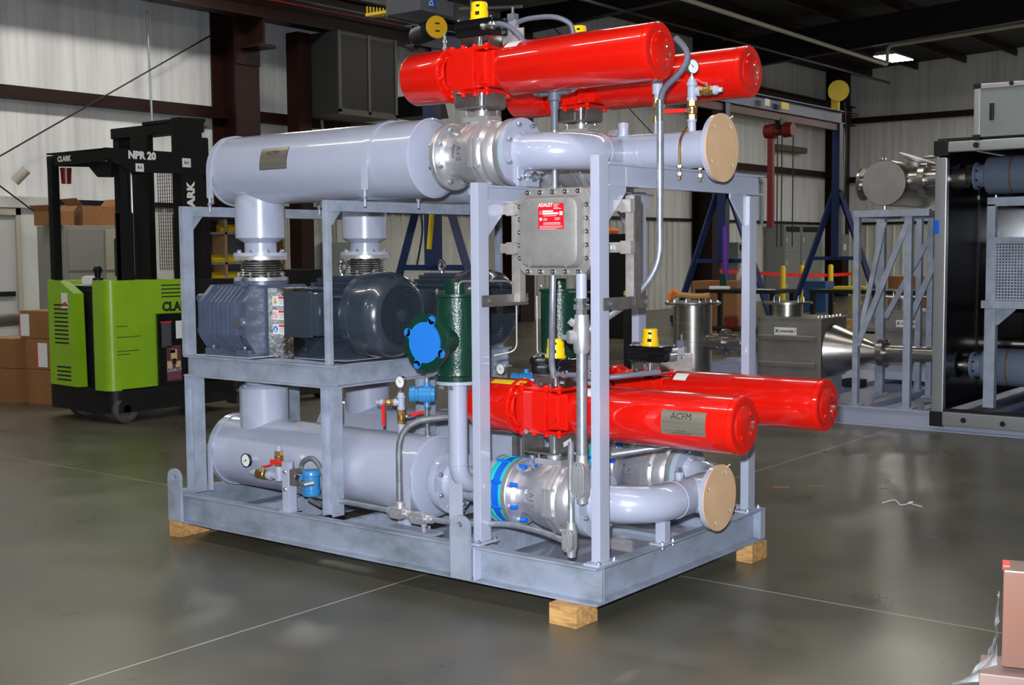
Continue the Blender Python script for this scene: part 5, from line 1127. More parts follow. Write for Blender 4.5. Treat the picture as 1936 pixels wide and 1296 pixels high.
def switch_box(xc, zc, label):
    y = .36; t = thing('limit_switch', label, 'valve position indicator', (xc, y, zc+.107))
    z0 = zc+.107
    u = MB(); u.box(xc-.07, xc+.085, y-.05, y+.05, z0, z0+.004); u.prism([(-.07, 0), (-.066, 0), (-.075, .05), (-.079, .05)], (xc, y+.05, z0), X_, Z_, .10); u.prism([(.085, 0), (.081, 0), (.091, .05), (.095, .05)], (xc, y+.05, z0), X_, Z_, .10)
    u.box(xc-.08, xc+.095, y-.05, y+.05, z0+.048, z0+.052); u.build('bracket', STEEL, t)
    for dx in (-.05, .0, .05): MB().cyl((xc+dx, y-.045, z0+.003), (xc+dx, y-.045, z0+.014), .007, n=8).build('bracket_nut', CHROME, t)
    MB().cyl((xc, y, z0+.004), (xc, y, z0+.05), .012, n=12).build('indicator_shaft', CHROME, t)
    MB().box(xc-.10, xc+.125, y-.06, y+.06, z0+.052, z0+.098, .012).build('housing', BLACKP, t)
    MB().box(xc-.105, xc+.13, y-.064, y+.064, z0+.092, z0+.132, .012).build('cover', BLACKP, t)
    for dx in (-.085, .11):
        for dy in (-.05, .05): MB().cyl((xc+dx, y+dy, z0+.128), (xc+dx, y+dy, z0+.137), .006, n=8).build('cover_screw', CHROME, t)
    MB().lathe((xc, y, z0+.132), Z_, [(0, 0), (0, .048), (.005, .048), (.007, .0425), (.042, .0415), (.043, .039), (.079, .038), (.084, .034), (.085, 0)], 28).build('beacon', YELLOW, t)
    for k in range(4):
        a = -PI/2-.5+k*.42
        pass
    MB().box(xc+.01, xc+.032, y-.0425, y-.040, z0+.152, z0+.168).build('beacon_mark', INK, t)
    MB().box(xc+.012, xc+.03, y-.0385, y-.035, z0+.19, z0+.20).build('beacon_mark', INK, t)
    return t
lu = switch_box(-.895, 2.402, 'black switch box with yellow beacon on the near upper actuator, cut by the picture top')
ll = switch_box(-.465, .848, 'black switch box with yellow beacon on the near lower actuator')
dup(lu, (0, DY, 0), 'black switch box with yellow beacon on the far upper actuator, behind the top red cylinder')
dup(ll, (0, DY, 0), 'black switch box with yellow beacon on the far lower actuator')
def solenoid(xc, zc, label):
    t = thing('solenoid_valve', label, 'solenoid valve', (xc+.12, .44, zc+.09)); x = xc+.12; y = .45
    MB().box(x-.055, x+.07, y, y+.006, zc+.085, zc+.20, .001).build('mounting_plate', UNI, t)
    MB().box(x-.015, x+.045, y-.035, y, zc+.19, zc+.235, .004).build('valve_block', CASTS, t)
    MB().box(x+.0, x+.04, y-.035, y+.005, zc+.225, zc+.265, .004).build('coil_housing', HOSE, t)
    MB().cyl((x+.02, y-.015, zc+.26), (x+.02, y-.015, zc+.295), .007, n=10).build('coil_nut', CHROME, t)
    for dx in (-.04, .02): bolt(t, (x+dx, y, zc+.175), Y_, .02, .006, CHROME)
    return t
s1 = solenoid(-.895, 2.402, 'small solenoid valve on a plate behind the near upper switch box')
s2 = solenoid(-.465, .848, 'small solenoid valve on a plate behind the near lower switch box')
dup(s2, (0, DY, 0), 'small solenoid valve on a plate beside the far lower switch box')
for xc, zc, lb in ((-1.06, 2.402, 'small chrome air fitting upright on the near upper actuator'),):
    f = MB().lathe((xc+.0, .30, zc+.115), Z_, [(0, 0), (0, .01), (.012, .01), (.014, .006), (.03, .006), (.032, .01), (.045, .01), (.047, .005), (.075, .005), (.078, 0)], 8).build('air_fitting', CHROME); tag(f, lb, 'fitting')
# =================================================================== PIPING
YH = .765
def elbow_pts(x0, xe, z, y0=.36, y1=YH, R=.229, sgn=1):
    P = [(x0, y0, z), (xe-R, y0, z)]
    for i in range(1, 17): a = PI/2*i/16; P.append((xe-R+R*math.sin(a), y0+sgn*(R-R*math.cos(a)), z))
    P.append((xe, y1, z)); return P
def outlet(z, xf, xe, xend, label, low):
    t = thing('outlet_header', label, 'pipe', (xe, YH, z-.084))
    for s, y0 in ((1, .36), (-1, .36+DY)):
        fl = MB().lathe((xf, y0, z), X_, [(0, .084), (0, .158), (.026, .158), (.026, .095), (.036, .089), (.05, .085)], 56).build('flange', PAINT, t)
        MB().lathe((xf-.004, y0, z), X_, [(0, .1), (0, .1545), (.0045, .1545), (.0045, .1)], 56).build('gasket', TEAL, t)
        MB().tube(elbow_pts(xf+.03, xe, z, y0, YH-.12*s, sgn=s), .0845, 32, False).build('elbow', PAINT, t)
        MB().torus((xe, y0+s*.232, z), Y_, .0845, .003, 40, 6).build('weld_bead', PAINT, t)
        MB().cyl((xe, y0+s*.23, z), (xe, YH, z), .0845, n=40).build('tee_run', PAINT, t)
        ring(t, (xf+.008, y0, z), X_, .132, 8, .05, .012, .5, ZBLUE)
    MB().cyl((xe, YH, z), (xend-.02, YH, z), .0845, n=40).build('outlet_pipe', PAINT, t)
    if not low: MB().torus((xe+.155, YH, z), X_, .0845, .002, 40, 6).build('weld_bead', PAINT, t)
    MB().lathe((xend-.022, YH, z), X_, [(0, .084), (0, .148), (.022, .148), (.022, 0)], 56).build('end_flange', PAINT, t)
    return t
ou = outlet(2.018, -.666, -.39, .155, 'grey upper outlet header joining both upper valves and ending at the hardboard cover', False)
ol = outlet(.445, -.256, .01, .15, 'grey lower header joining both lower valves and ending at the hardboard cover', True)
def cover(x, z, label, seed):
    t = thing('hardboard_cover', label, 'pipe cover', (x, YH, z-.152))
    MB().lathe((x, YH, z), X_, [(0, 0), (0, .1515), (.006, .1515), (.006, 0)], 64).build('cover_disc', MDF, t)
    for a in (1.15, 2.65, 4.3, 5.6) if seed else (.95, 2.3, 3.7, 5.6):
        c = V((x+.006, YH+.118*math.cos(a), z+.118*math.sin(a)))
        MB().box(c.x, c.x+.003, c.y-.003, c.y+.003, c.z-.006, c.z+.006, .0008).build('tie_slot', INK if False else WHITE, t)
        MB().box(c.x, c.x+.0015, c.y-.006, c.y-.003, c.z-.009, c.z+.004).build('tie_slot', DARKHOLE, t)
    a = 1.15; c = V((x+.008, YH+.146*math.cos(a), z+.146*math.sin(a)))
    MB().tube([c, c+V((.01, .01, .012)), c+V((.004, .02, .004))], .0018, 6).build('wire_end', WHITE, t)
    return t
cover(.1555, 2.018, 'round tan hardboard cover on the upper outlet flange', 0); cover(.1505, .445, 'round tan hardboard cover on the lower pipe flange near the floor', 1)
# top outlet details
plug = MB(); plug.cyl((-.36, YH, 2.095), (-.36, YH, 2.14), .024, n=20); plug.lathe((-.36, YH, 2.14), Z_, [(0, .021), (.0, .026), (.02, .026), (.024, .018), (.024, 0)], 8)
tag(plug.build('pipe_plug', PAINT), 'short grey capped pipe stub on top of the upper outlet pipe', 'fitting')
plug = MB(); plug.cyl((-.02, .70, .523), (-.02, .70, .54), .02, n=20); plug.lathe((-.02, .70, .54), Z_, [(0, .024), (.014, .024), (.016, .018), (.016, 0)], 8)
tag(plug.build('pipe_plug', PAINT), 'short grey plug on top of the lower header near the cover', 'fitting')
# U bolts
def ubolt(x, z, label):
    t = thing('u_bolt', label, 'u-bolt', (x, YH, 1.92)); r = .0925
    P = [(x, YH-r, 1.80+.08)]+[(x, YH-r*math.cos(PI*i/20), z+r*math.sin(PI*i/20)) for i in range(21)]+[(x, YH+r, 1.80+.08)]
    MB().tube(P, .0062, 10).build('bent_rod', BRASS, t)
    for s in (-1, 1):
        MB().lathe((x, YH+s*r, 1.934), Z_, [(0, 0), (0, .013), (.01, .013), (.01, 0)], 6).build('nut', ZBLUE, t)
        MB().lathe((x, YH+s*r, 1.898), Z_, [(0, 0), (0, .014), (.016, .014), (.016, 0)], 6).build('nut', GALV, t)
    return t
ubolt(-.004+.0, 2.018, 'yellow-zinc U-bolt clamping the upper outlet pipe to the frame beam')
# flange bracket on the lower pipe frame (two big bolts)
def fbracket(label):
    t = thing('flange_bracket', label, 'bracket', (-.62, .36, 1.862))
    MB().box(-.638, -.625, .30, .46, 1.863, 1.955, .001).build('bracket_plate', PAINT, t)
    for y in (.355, .42): bolt(t, (-.625, y, 1.91), X_, .03, .014, CHROME); MB().cyl((-.627, y, 1.91), (-.621, y, 1.91), .024, n=24).build('washer', CHROME, t)
    return t
fk = fbracket('pale grey bracket plate with two large bolts under the near upper pipe flange')
dup(fk, (0, DY, 0), 'pale grey bracket plate with two large bolts under the far upper pipe flange')
# lower header foot
ft = thing('pipe_stand', 'small grey pipe foot under the lower header bolted to the end channel', 'pipe support', (-.02, .56, .251))
MB().box(-.045, .005, .535, .585, .257, .372, .004).build('post', PAINT, ft); MB().box(-.055, .02, .50, .62, .251, .258, .002).build('base_plate', PAINT, ft)
for y in (.515, .605): bolt(ft, (.005, y, .25), Z_, .016, .008, ZBLUE)

# inlet spools (silencer to valve, with the blue taped spacer)
def spool(label):
    y = .36; z = .448; t = thing('inlet_spool', label, 'pipe', (-1.0, y, z-.16))
    MB().lathe((-1.175, y, z), X_, [(0, .09), (.055, .09), (.055, .150), (.077, .152), (.079, .158), (.101, .158), (.101, .10), (.12, .088), (.12, .085), (.25, .085)], 56).build('flange_pair', PAINT, t)
    MB().cyl((-1.07, y, z), (-.78, y, z), .085, n=40).build('pipe', PAINT, t)
    ring(t, (-1.098, y, z), X_, .13, 8, .05, .013, .5, CHROME)
    MB().lathe((-.786, y, z), X_, [(0, .085), (0, .158), (.024, .158), (.024, .085)], 56).build('flange', PAINT, t)
    return t
sp = spool('short grey flanged pipe between the near lower silencer and the taped spacer')
dup(sp, (0, DY, 0), 'short grey flanged pipe between the far lower silencer and its spacer')
def spacer(label):
    y = .36; z = .448; t = thing('wafer_check_valve', label, 'valve', (-.80, y, z-.16))
    MB().lathe((-.761, y, z), X_, [(0, .09), (0, .153), (.024, .156), (.026, .1495), (.074, .1495), (.076, .157), (.09, .157), (.09, .09)], 56).build('teal_body', TEAL, t)
    MB().lathe((-.73, y, z), X_, [(0, .14), (0, .1515), (.042, .1515), (.042, .14)], 56, 0, 2*PI).build('blue_tape', TAPEB, t)
    for i in range(8):
        a = 2*PI*(i+.5)/8; c = (y+.134*math.cos(a), z+.134*math.sin(a))
        yy, zz = y+.1535*math.cos(a), z+.1535*math.sin(a)
        MB().cyl((-.765, yy, zz), (-.672, yy, zz), .0085, n=12).build('taped_stud', TAPEB, t)
        MB().lathe((-.647, c[0], c[1]), X_, [(0, 0), (0, .012), (.016, .012), (.016, 0)], 6).build('stud_nut', CHROME, t)
        MB().cyl((-.633, *c), (-.600, *c), .0115, n=16).build('stud_cap', TAPEB, t)
        MB().cyl((-.815, *c), (-.787, *c), .0095, n=14).build('stud_cap', TAPEB, t)
    return t
wc = spacer('teal wafer valve wrapped in blue tape with blue capped studs, near lower line')
dup(wc, (0, DY, 0), 'teal wafer valve wrapped in blue tape with blue capped studs, far lower line')

# green relief/inlet filters on standpipes
def standpipe(label):
    x, y = -.90, .18; t = thing('standpipe', label, 'pipe', (x, y, .40))
    P = [(x, y, .97)]+[(x, y, .58)]+[(x, y+.11-.11*math.cos(a), .58-.11*math.sin(a)) for a in [PI/2*i/10 for i in range(1, 11)]]+[(x, .36, .47)]
    MB().tube(P, .0455, 24, False).build('pipe', PAINT, t)
    MB().lathe((x, y, .955), Z_, [(0, .045), (0, .10), (.016, .10), (.016, .04)], 40).build('flange', PAINT, t)
    MB().box(x-.05, x+.03, y-.012, y-.004, .14, .50, .001).build('support_plate', PAINT, t)
    MB().torus((x, y, .575), Z_, .0455, .003, 28, 6).build('weld_bead', PAINT, t)
    for s in (-.072, .072): bolt(t, (x+s*.4, y-abs(s)-.01, .968), Z_, .045, .011, CHROME)
    bolt(t, (x+.075, y+.03, .968), Z_, .045, .011, CHROME); bolt(t, (x-.075, y+.03, .968), Z_, .045, .011, CHROME)
    return t
st = standpipe('grey vertical standpipe carrying the near green relief valve')
dup(st, (0, DY, 0), 'grey vertical standpipe carrying the far green relief valve')
def relief(label, far=0):
    x, y = -.90, .18+far; sg = -1 if far else 1; t = thing('relief_valve', label, 'relief valve', (x, y, .971))
    MB().lathe((x, y, .971), Z_, [(0, 0), (0, .104), (.022, .106), (.028, .095), (.06, .092), (.075, .094), (.12, .095), (.36, .095), (.385, .094), (.39, .104), (.402, .104), (.404, 0)], 56).build('body', GREEN, t)
    MB().lathe((x, y-.03*sg, 1.16), -Y_*sg, [(0, .07), (.09, .07), (.12, .075), (.14, .095), (.16, .128), (.188, .130), (.19, .12), (.19, 0)], 48).build('side_flange', GREEN, t)
    if far: cp = None
    else: cp = MB(); cp.cyl((x, y-.221, 1.16), (x, y-.227, 1.16), .093, n=48)
    if cp: cp.build('blue_cap', CAPBLUE, t, label='bright blue plastic cap')
    for k, a in enumerate(() if far else (1.15, 2.75, 4.29, 5.85)):
        c = V((x+.112*math.cos(a), y-.2215, 1.16+.112*math.sin(a)))
        d = V((math.cos(a), 0, math.sin(a))); m = MB()
        m.cyl(c, c+V((0, -.006, 0)), .019, n=20); m.prism([(-.035, -.022), (0, -.018), (0, .018), (-.035, .022)], c, d, d.cross(Y_)*1., -.006 if False else .006)
        m.build('cap_ear', CAPBLUE, t); MB().torus(c+V((0, -.006, 0)), Y_, .006, .0012, 14, 6).build('ear_hole', CAPBLUE, t)
    for a in (.6, 2.2, 3.9, 5.4): bolt(t, (x+.09*math.cos(a), y+.09*math.sin(a), 1.374), Z_, .02, .008, CHROME if a > 3 else GREEN)
    for dx in (-.035, -.022): MB().box(x+dx, x+dx+.004, y-.04, y-.02, 1.372, 1.44, .001).build('lever_bracket', GREEN, t)
    MB().cyl((x, y, 1.374), (x, y, 1.425), .038, n=24).build('bonnet', GREEN, t)
    return t
rv = relief('dark green relief valve with bright blue cap on its side outlet, nearest')
relief('dark green relief valve on the far line behind the junction box riser', DY)

TUBEM = mat('dull_tube', (.30, .29, .28), .35, .6)
# thin stainless tubing
def tubing(label, pts, r, m_, name='steel_tubing', cat='tubing', rad=.04):
    o = MB().tube(arc(pts, rad), r*.9, 16).build(name, TUBEM); return tag(o, label, cat)
tubing('thin stainless tube looping over the near green valve down past the post', [(-.845, .13, 1.375), (-.845, .13, 1.432), (-.74, .34, 1.43), (-.72, .40, 1.42), (-.72, .40, 1.10), (-.80, .33, 1.08)], .0055, STEEL)
tubing('thin stainless tube dropping beside the junction box rail to the near switch box', [(-.60, .40, 1.36), (-.60, .40, 1.09), (-.56, .42, 1.065), (-.44, .44, 1.065)], .0055, STEEL)
tubing('thin stainless tube looping onto the near lower switch box', [(-.50, .33, 1.085), (-.50, .33, 1.10), (-.56, .34, 1.10), (-.565, .34, 1.03)], .005, STEEL, rad=.015)
tubing('thin stainless tube looping onto the far lower switch box', [(-.50, .33+DY, 1.085), (-.50, .33+DY, 1.10), (-.56, .34+DY, 1.10), (-.565, .34+DY, 1.03)], .005, STEEL, rad=.015)
tubing('thin stainless tube from the far green valve towards the union', [(-.85, .95, 1.36), (-.62, .95, 1.36), (-.50, .95, 1.30)], .005, STEEL)

# ------------------------------------------------------------------ gauge and tap assemblies
def dial(t, c, d, r, stem=None):
    """dial gauge at c facing d"""
    c = V(c); d = V(d).normalized(); up = Z_; ux = up.cross(d).normalized(); 
    MB().lathe(c-d*r*.45, d, [(0, 0), (0, r*.8), (r*.08, r*.9), (r*.5, r*.93), (r*.62, r), (r*.72, r), (r*.72, r*.9), (r*.62, r*.86)], 36).build('gauge_case', STEEL, t)
    MB().cyl(c+d*r*.05, c+d*r*.19, r*.88, n=32).build('gauge_dial', FACEW, t)
    nd = MB(); nd.prism([(-.03*r, -.2*r), (.03*r, -.2*r), (.015*r, .62*r), (-.015*r, .62*r)], c+d*r*.2, (ux*.67+up*.74), (up*.67-ux*.74), .0012)
    nd.cyl(c+d*r*.19, c+d*r*.24, r*.08, n=10); nd.build('gauge_needle', INK, t)
    tk = MB()
    for k in range(13):
        a = math.radians(225-k*22.5); e = ux*math.cos(a)+up*math.sin(a); f = d.cross(e)
        tk.prism([(.66*r, -.012*r), (.8*r, -.012*r), (.8*r, .012*r), (.66*r, .012*r)], c+d*r*.195, e, f, .0006)
    tk.build('gauge_scale', INK, t)
def hexn(z0, h, r): return [(z0, 0), (z0, r), (z0+h, r), (z0+h, 0)]
def riser(x, y, z, label, lev_dir=(1, 0, 0), tapdir=(-1, 0, 0), gdir=(0, -1, 0), s=1., name='gauge_assembly', lever=True, tap=True, gauge=True, hdown=False, gr=.026):
    t = thing(name, label, 'gauge', (x, y, z)); o = V((x, y, z)); up = Z_
    MB().lathe(o, up, [(0, 0), (0, .016*s), (.035*s, .016*s), (.037*s, .019*s), (.045*s, .019*s), (.045*s, 0)], 16).build('pipe_nipple', PAINT, t)
    v = MB(); v.lathe(o+up*.045*s, up, hexn(0, .018*s, .02*s), 6); v.lathe(o+up*.045*s, up, [(.018*s, .016*s), (.022*s, .02*s), (.045*s, .021*s), (.05*s, .016*s)], 20); v.lathe(o+up*.045*s, up, hexn(.05*s, .02*s, .02*s), 6); v.build('brass_ball_valve', BRASS, t)
    if lever:
        ld = V(lev_dir).normalized(); sd = ld.cross(up).normalized(); b = o+up*.078*s
        MB().cyl(b, b-sd*.034*s, .008*s, n=12).build('valve_stem', CHROME, t)
        hb = b-sd*.034*s
        MB().prism([(0, -.007), (.055, -.007), (.055, .007), (0, .007)], hb, ld, up, .003).build('lever_shank', CHROME, t)
        ee = V(lev_dir).normalized()
        h = MB().box(-.001, .075*s, -.004, .005, -.008*s, .008*s, .003, Matrix.Translation(hb+ld*.035)@Matrix((ld, -sd, up)).transposed().to_4x4()); h.build('lever_grip', HANDLE, t)
    T = o+up*.115*s
    MB().lathe(T, up, [(0, 0), (0, .019*s), (.012*s, .021*s), (.014*s, .017*s), (.055*s, .017*s), (.057*s, .021*s), (.07*s, .021*s), (.07*s, .016*s), (.082*s, .016*s), (.082*s, 0)], 20).build('tee_fitting', PAINT, t)
    if tap:
        td = V(tapdir).normalized(); c = T+up*.035*s
        MB().lathe(c, td, [(0, .014*s), (.02*s, .014*s), (.02*s, .019*s), (.034*s, .019*s), (.034*s, 0)], 18).build('side_nipple', PAINT, t)
        b = MB(); b.lathe(c+td*.034*s, td, hexn(0, .012*s, .018*s), 6); b.lathe(c+td*.034*s, td, [(.012*s, .016*s), (.016*s, .019*s), (.036*s, .019*s), (.04*s, .016*s)], 18); b.lathe(c+td*.034*s, td, hexn(.04*s, .012*s, .018*s), 6); b.build('brass_tap', BRASS, t)
        MB().lathe(c+td*.086*s, td, [(0, 0), (0, .017*s), (.014*s, .017*s), (.022*s, .01*s), (.034*s, .009*s), (.034*s, 0)], 8).build('tap_plug', PAINT, t)
        q = c+td*.06*s
        if hdown:
            MB().cyl(q, q-Y_*.035, .007, n=10).build('tap_stem', CHROME, t)
            MB().box(q.x-.008, q.x+.008, q.y-.044, q.y-.034, q.z-.115, q.z-.005, .003).build('tap_handle', HANDLE, t)
        else:
            MB().cyl(q, q+up*.035, .007, n=10).build('tap_stem', CHROME, t)
            MB().tube(spline([q+up*.03, q+up*.034-td*.02, q+up*.05-td*.05, q+up*.05-td*.085], 5), .006, 8).build('tap_handle', HANDLE if not lever or True else BRASS, t)
    G = T+up*.082*s
    MB().lathe(G, up, [(0, .01), (.0, .013), (.01, .013), (.01, .005), (.03, .005), (.03, 0)], 6).build('gauge_stem', CHROME, t)
    if gauge: dial(t, G+up*(.022+gr), gdir, gr)
    return t
g1 = riser(-1.43, .36, .655, 'pressure gauge over a brass valve with red levers on the near lower silencer', lev_dir=(1, .1, .25), tapdir=(-.8, -.6, 0), hdown=True, s=1.05, gr=.032)
g2 = dup(g1, (0, DY, 0), 'pressure gauge over a brass valve on the far lower silencer, seen above the red cylinder')
g3 = riser(.005, YH, 2.10, 'pressure gauge over brass valves on the covered upper outlet pipe', lev_dir=(-1, -.1, 0), tapdir=(1, .2, 0), gdir=(.93, -.36, 0), s=1.18, gr=.034)
g4 = thing('relief_riser', 'short brass-valved riser on the upper outlet pipe, behind the near red cylinder end', 'fitting', (-.175, YH, 2.10))
MB().cyl((-.175, YH, 2.095), (-.175, YH, 2.15), .015, n=14).build('pipe_nipple', PAINT, g4)
b_ = MB(); b_.lathe((-.175, YH, 2.15), Z_, hexn(0, .03, .02), 6); b_.lathe((-.175, YH, 2.18), Z_, [(0, .016), (.01, .02), (.05, .02), (.06, .016)], 18); b_.lathe((-.175, YH, 2.24), Z_, hexn(0, .02, .02), 6); b_.build('brass_ball_valve', BRASS, g4)
MB().lathe((-.175, YH, 2.26), Z_, [(0, 0), (0, .016), (.02, .016), (.02, .024), (.09, .024), (.09, 0)], 20).build('coupling', PAINT, g4)
MB().cyl((-.175, YH, 2.19), (-.175, YH-.04, 2.19), .008, n=10).build('valve_stem', CHROME, g4)
MB().box(-.17, -.12, YH-.043, YH-.04, 2.183, 2.199).build('lever_shank', CHROME, g4)
MB().box(-.13, .0, YH-.047, YH-.037, 2.182, 2.200, .003).build('lever_grip', HANDLE, g4)

def transmitter(label):
    x, y, z = -1.255, .36, .655; t = thing('pressure_transmitter', label, 'transmitter', (x, y, z))
    MB().lathe((x, y, z), Z_, [(0, 0), (0, .014), (.03, .014), (.03, .009), (.10, .009), (.10, .013), (.125, .013), (.125, .009), (.15, .009)], 14).build('stem', CHROME, t)
    d = V((-.85, -.52, 0)).normalized(); c = V((x, y, .865))
    MB().lathe(c+d*.085, -d, [(0, 0), (0, .036), (.004, .04), (.03, .041), (.032, .036), (.045, .036), (.05, .041), (.11, .042), (.112, .039), (.13, .038), (.132, 0)], 36).build('housing', XMTR, t)
    MB().lathe((x, y, .80), Z_, [(0, 0), (0, .016), (.015, .016), (.02, .013), (.03, .013)], 12).build('neck', XMTR, t)
    MB().lathe((x, y, .895), Z_, [(0, 0), (0, .016), (.03, .015), (.032, 0)], 12).build('conduit_hub', XMTR, t)
    return t
tx = transmitter('blue pressure transmitter on a stem above the near lower silencer')
dup(tx, (0, DY, 0), 'blue pressure transmitter above the far lower silencer, behind the red cylinder')
o = MB().tube(arc([(-1.255, .36, .925), (-1.255, .36, .955), (-1.17, .36, .975), (-1.08, .37, .968)], .03), .011, 12).build('conduit_elbow', CONDUIT); tag(o, 'short conduit elbow on top of the near blue transmitter', 'conduit')
o = MB().lathe((-1.13, .365, .972), X_, [(0, .012), (0, .02), (.02, .02), (.02, .015), (.05, .017), (.05, .02), (.07, .02), (.07, 0)], 6).build('conduit_nut', CHROME); tag(o, 'shiny conduit nut behind the near standpipe top', 'fitting')

# low left manifold with dial thermometer
mf = thing('drain_manifold', 'brass valve manifold with red levers on the low left of the skid', 'valve manifold', (-2.1, .10, .38))
MB().lathe((-2.29, .10, .405), X_, [(0, 0), (.006, .012), (.04, .02), (.06, .02), (.06, 0)], 18).build('pipe_plug', PAINT, mf)
b_ = MB(); b_.lathe((-2.23, .10, .405), X_, hexn(0, .02, .026), 6); b_.lathe((-2.21, .10, .405), X_, [(0, .02), (.006, .025), (.04, .026), (.046, .02)], 20); b_.lathe((-2.165, .10, .405), X_, hexn(0, .02, .026), 6); b_.build('brass_ball_valve', BRASS, mf)
MB().lathe((-2.145, .10, .405), X_, [(0, .02), (0, .024), (.02, .024), (.02, .018), (.07, .018), (.07, .022), (.10, .022)], 20).build('pipe_run', PAINT, mf)
MB().cyl((-2.19, .10, .42), (-2.19, .10, .445), .007, n=10).build('valve_stem', CHROME, mf)
MB().tube(spline([(-2.19, .10, .445), (-2.15, .10, .452), (-2.10, .09, .468)], 5), .006, 8).build('lever_grip', HANDLE, mf)
MB().lathe((-2.06, .10, .385), Z_, [(0, 0), (.0, .022), (.06, .022), (.06, .025), (.075, .025), (.075, 0)], 20).build('tee_fitting', PAINT, mf)
b_ = MB(); b_.lathe((-2.06, .10, .46), Z_, hexn(0, .018, .024), 6); b_.lathe((-2.06, .10, .478), Z_, [(0, .02), (.005, .023), (.035, .024), (.04, .02)], 20); b_.lathe((-2.06, .10, .518), Z_, hexn(0, .022, .024), 6); b_.build('brass_ball_valve', BRASS, mf)
MB().lathe((-2.06, .10, .54), Z_, [(0, 0), (0, .014), (.018, .014), (.018, .012), (.03, .012), (.03, 0)], 8).build('pipe_plug', PAINT, mf)
MB().cyl((-2.06, .10, .495), (-2.06, .055, .495), .007, n=10).build('valve_stem', CHROME, mf)
MB().box(-2.07, -1.975, .045, .062, .482, .502, .005, None).build('lever_grip', HANDLE, mf)
MB().cyl((-1.98, .10, .405), (-1.90, .10, .405), .018, n=14).build('pipe_run', PAINT, mf)
th = thing('dial_thermometer', 'round white dial thermometer stuck on the low left of the near tank', 'gauge', (-2.335, .14, .43))
MB().lathe((-2.335, .18, .462), -Y_, [(0, .022), (.02, .022), (.02, .014), (.05, .014)], 18).build('stem_boss', PAINT, th)
MB().cyl((-2.335, .135, .462), (-2.335, .12, .462), .014, n=6).build('stem_nut', DULLSS, th)
MB().lathe((-2.335, .122, .462), -Y_, [(0, 0), (0, .036), (.012, .038), (.016, .038), (.016, .033), (.012, .032)], 36).build('gauge_case', BLACKP, th)
MB().cyl((-2.335, .112, .462), (-2.335, .108, .462), .033, n=32).build('gauge_dial', FACEW, th)
nd = MB(); nd.prism([(-.002, -.008), (.002, -.008), (.001, .022), (-.001, .022)], (-2.335, .1075, .462), V((.55, 0, -.83)), V((-.83, 0, -.55)), -.0012 if False else .0012); nd.cyl((-2.335, .1085, .462), (-2.335, .105, .462), .004, n=10); nd.build('gauge_needle', INK, th)
# bracket post with second transmitter
bp = thing('instrument_post', 'short grey square post bolted on the long beam beside the brass manifold', 'bracket', (-1.925, .05, .251))
MB().box(-1.955, -1.905, .025, .08, .254, .505, .003).build('post', PAINT, bp); MB().box(-1.965, -1.885, .01, .095, .251, .256, .001).build('base_plate', PAINT, bp)
for z in (.455, .365): MB().lathe((-1.932, .026, z), -Y_, [(0, .012), (.004, .012), (.009, .007), (.01, 0)], 14).build('bolt_head', CHROME, bp)
pt = thing('pressure_transmitter', 'blue pressure transmitter low on the near side, held by the short square post', 'transmitter', (-1.76, .06, .33))
MB().box(-1.905, -1.868, .03, .085, .385, .47, .004).build('process_flange', DULLSS, pt)
MB().cyl((-1.87, .06, .43), (-1.82, .06, .425), .026, n=24).build('sensor_body', STEEL, pt)
MB().lathe((-1.775, .06, .345), Z_, [(0, 0), (0, .042), (.01, .047), (.03, .047), (.034, .043), (.10, .043), (.104, .047), (.122, .047), (.13, .042), (.132, 0)], 40).build('housing', XMTR, pt)
MB().cyl((-1.83, .06, .425), (-1.79, .06, .415), .034, n=24).build('housing_neck', XMTR, pt)
MB().cyl((-1.785, .02, .415), (-1.785, .008, .415), .014, n=16).build('conduit_plug', BRASS, pt)
MB().tube([(-1.775, .005, .412), (-1.75, .0, .414), (-1.725, .03, .42)], .014, 12).build('conduit_stub', HOSED, pt)
MB().lathe((-1.895, .05, .47), Z_, [(0, 0), (0, .008), (.012, .008), (.014, .005), (.03, .005), (.045, 0)], 8).build('bleed_fitting', CHROME, pt)
o = MB().tube(spline([(-1.89, .10, .43), (-1.885, .10, .49), (-1.82, .10, .525), (-1.765, .10, .50), (-1.728, .10, .44), (-1.728, .11, .36), (-1.745, .13, .29), (-1.80, .15, .275), (-1.88, .14, .30)], 8), .013, 12).build('flexible_hose', HOSED); tag(o, 'grey flexible hose looped around the low blue transmitter', 'hose')

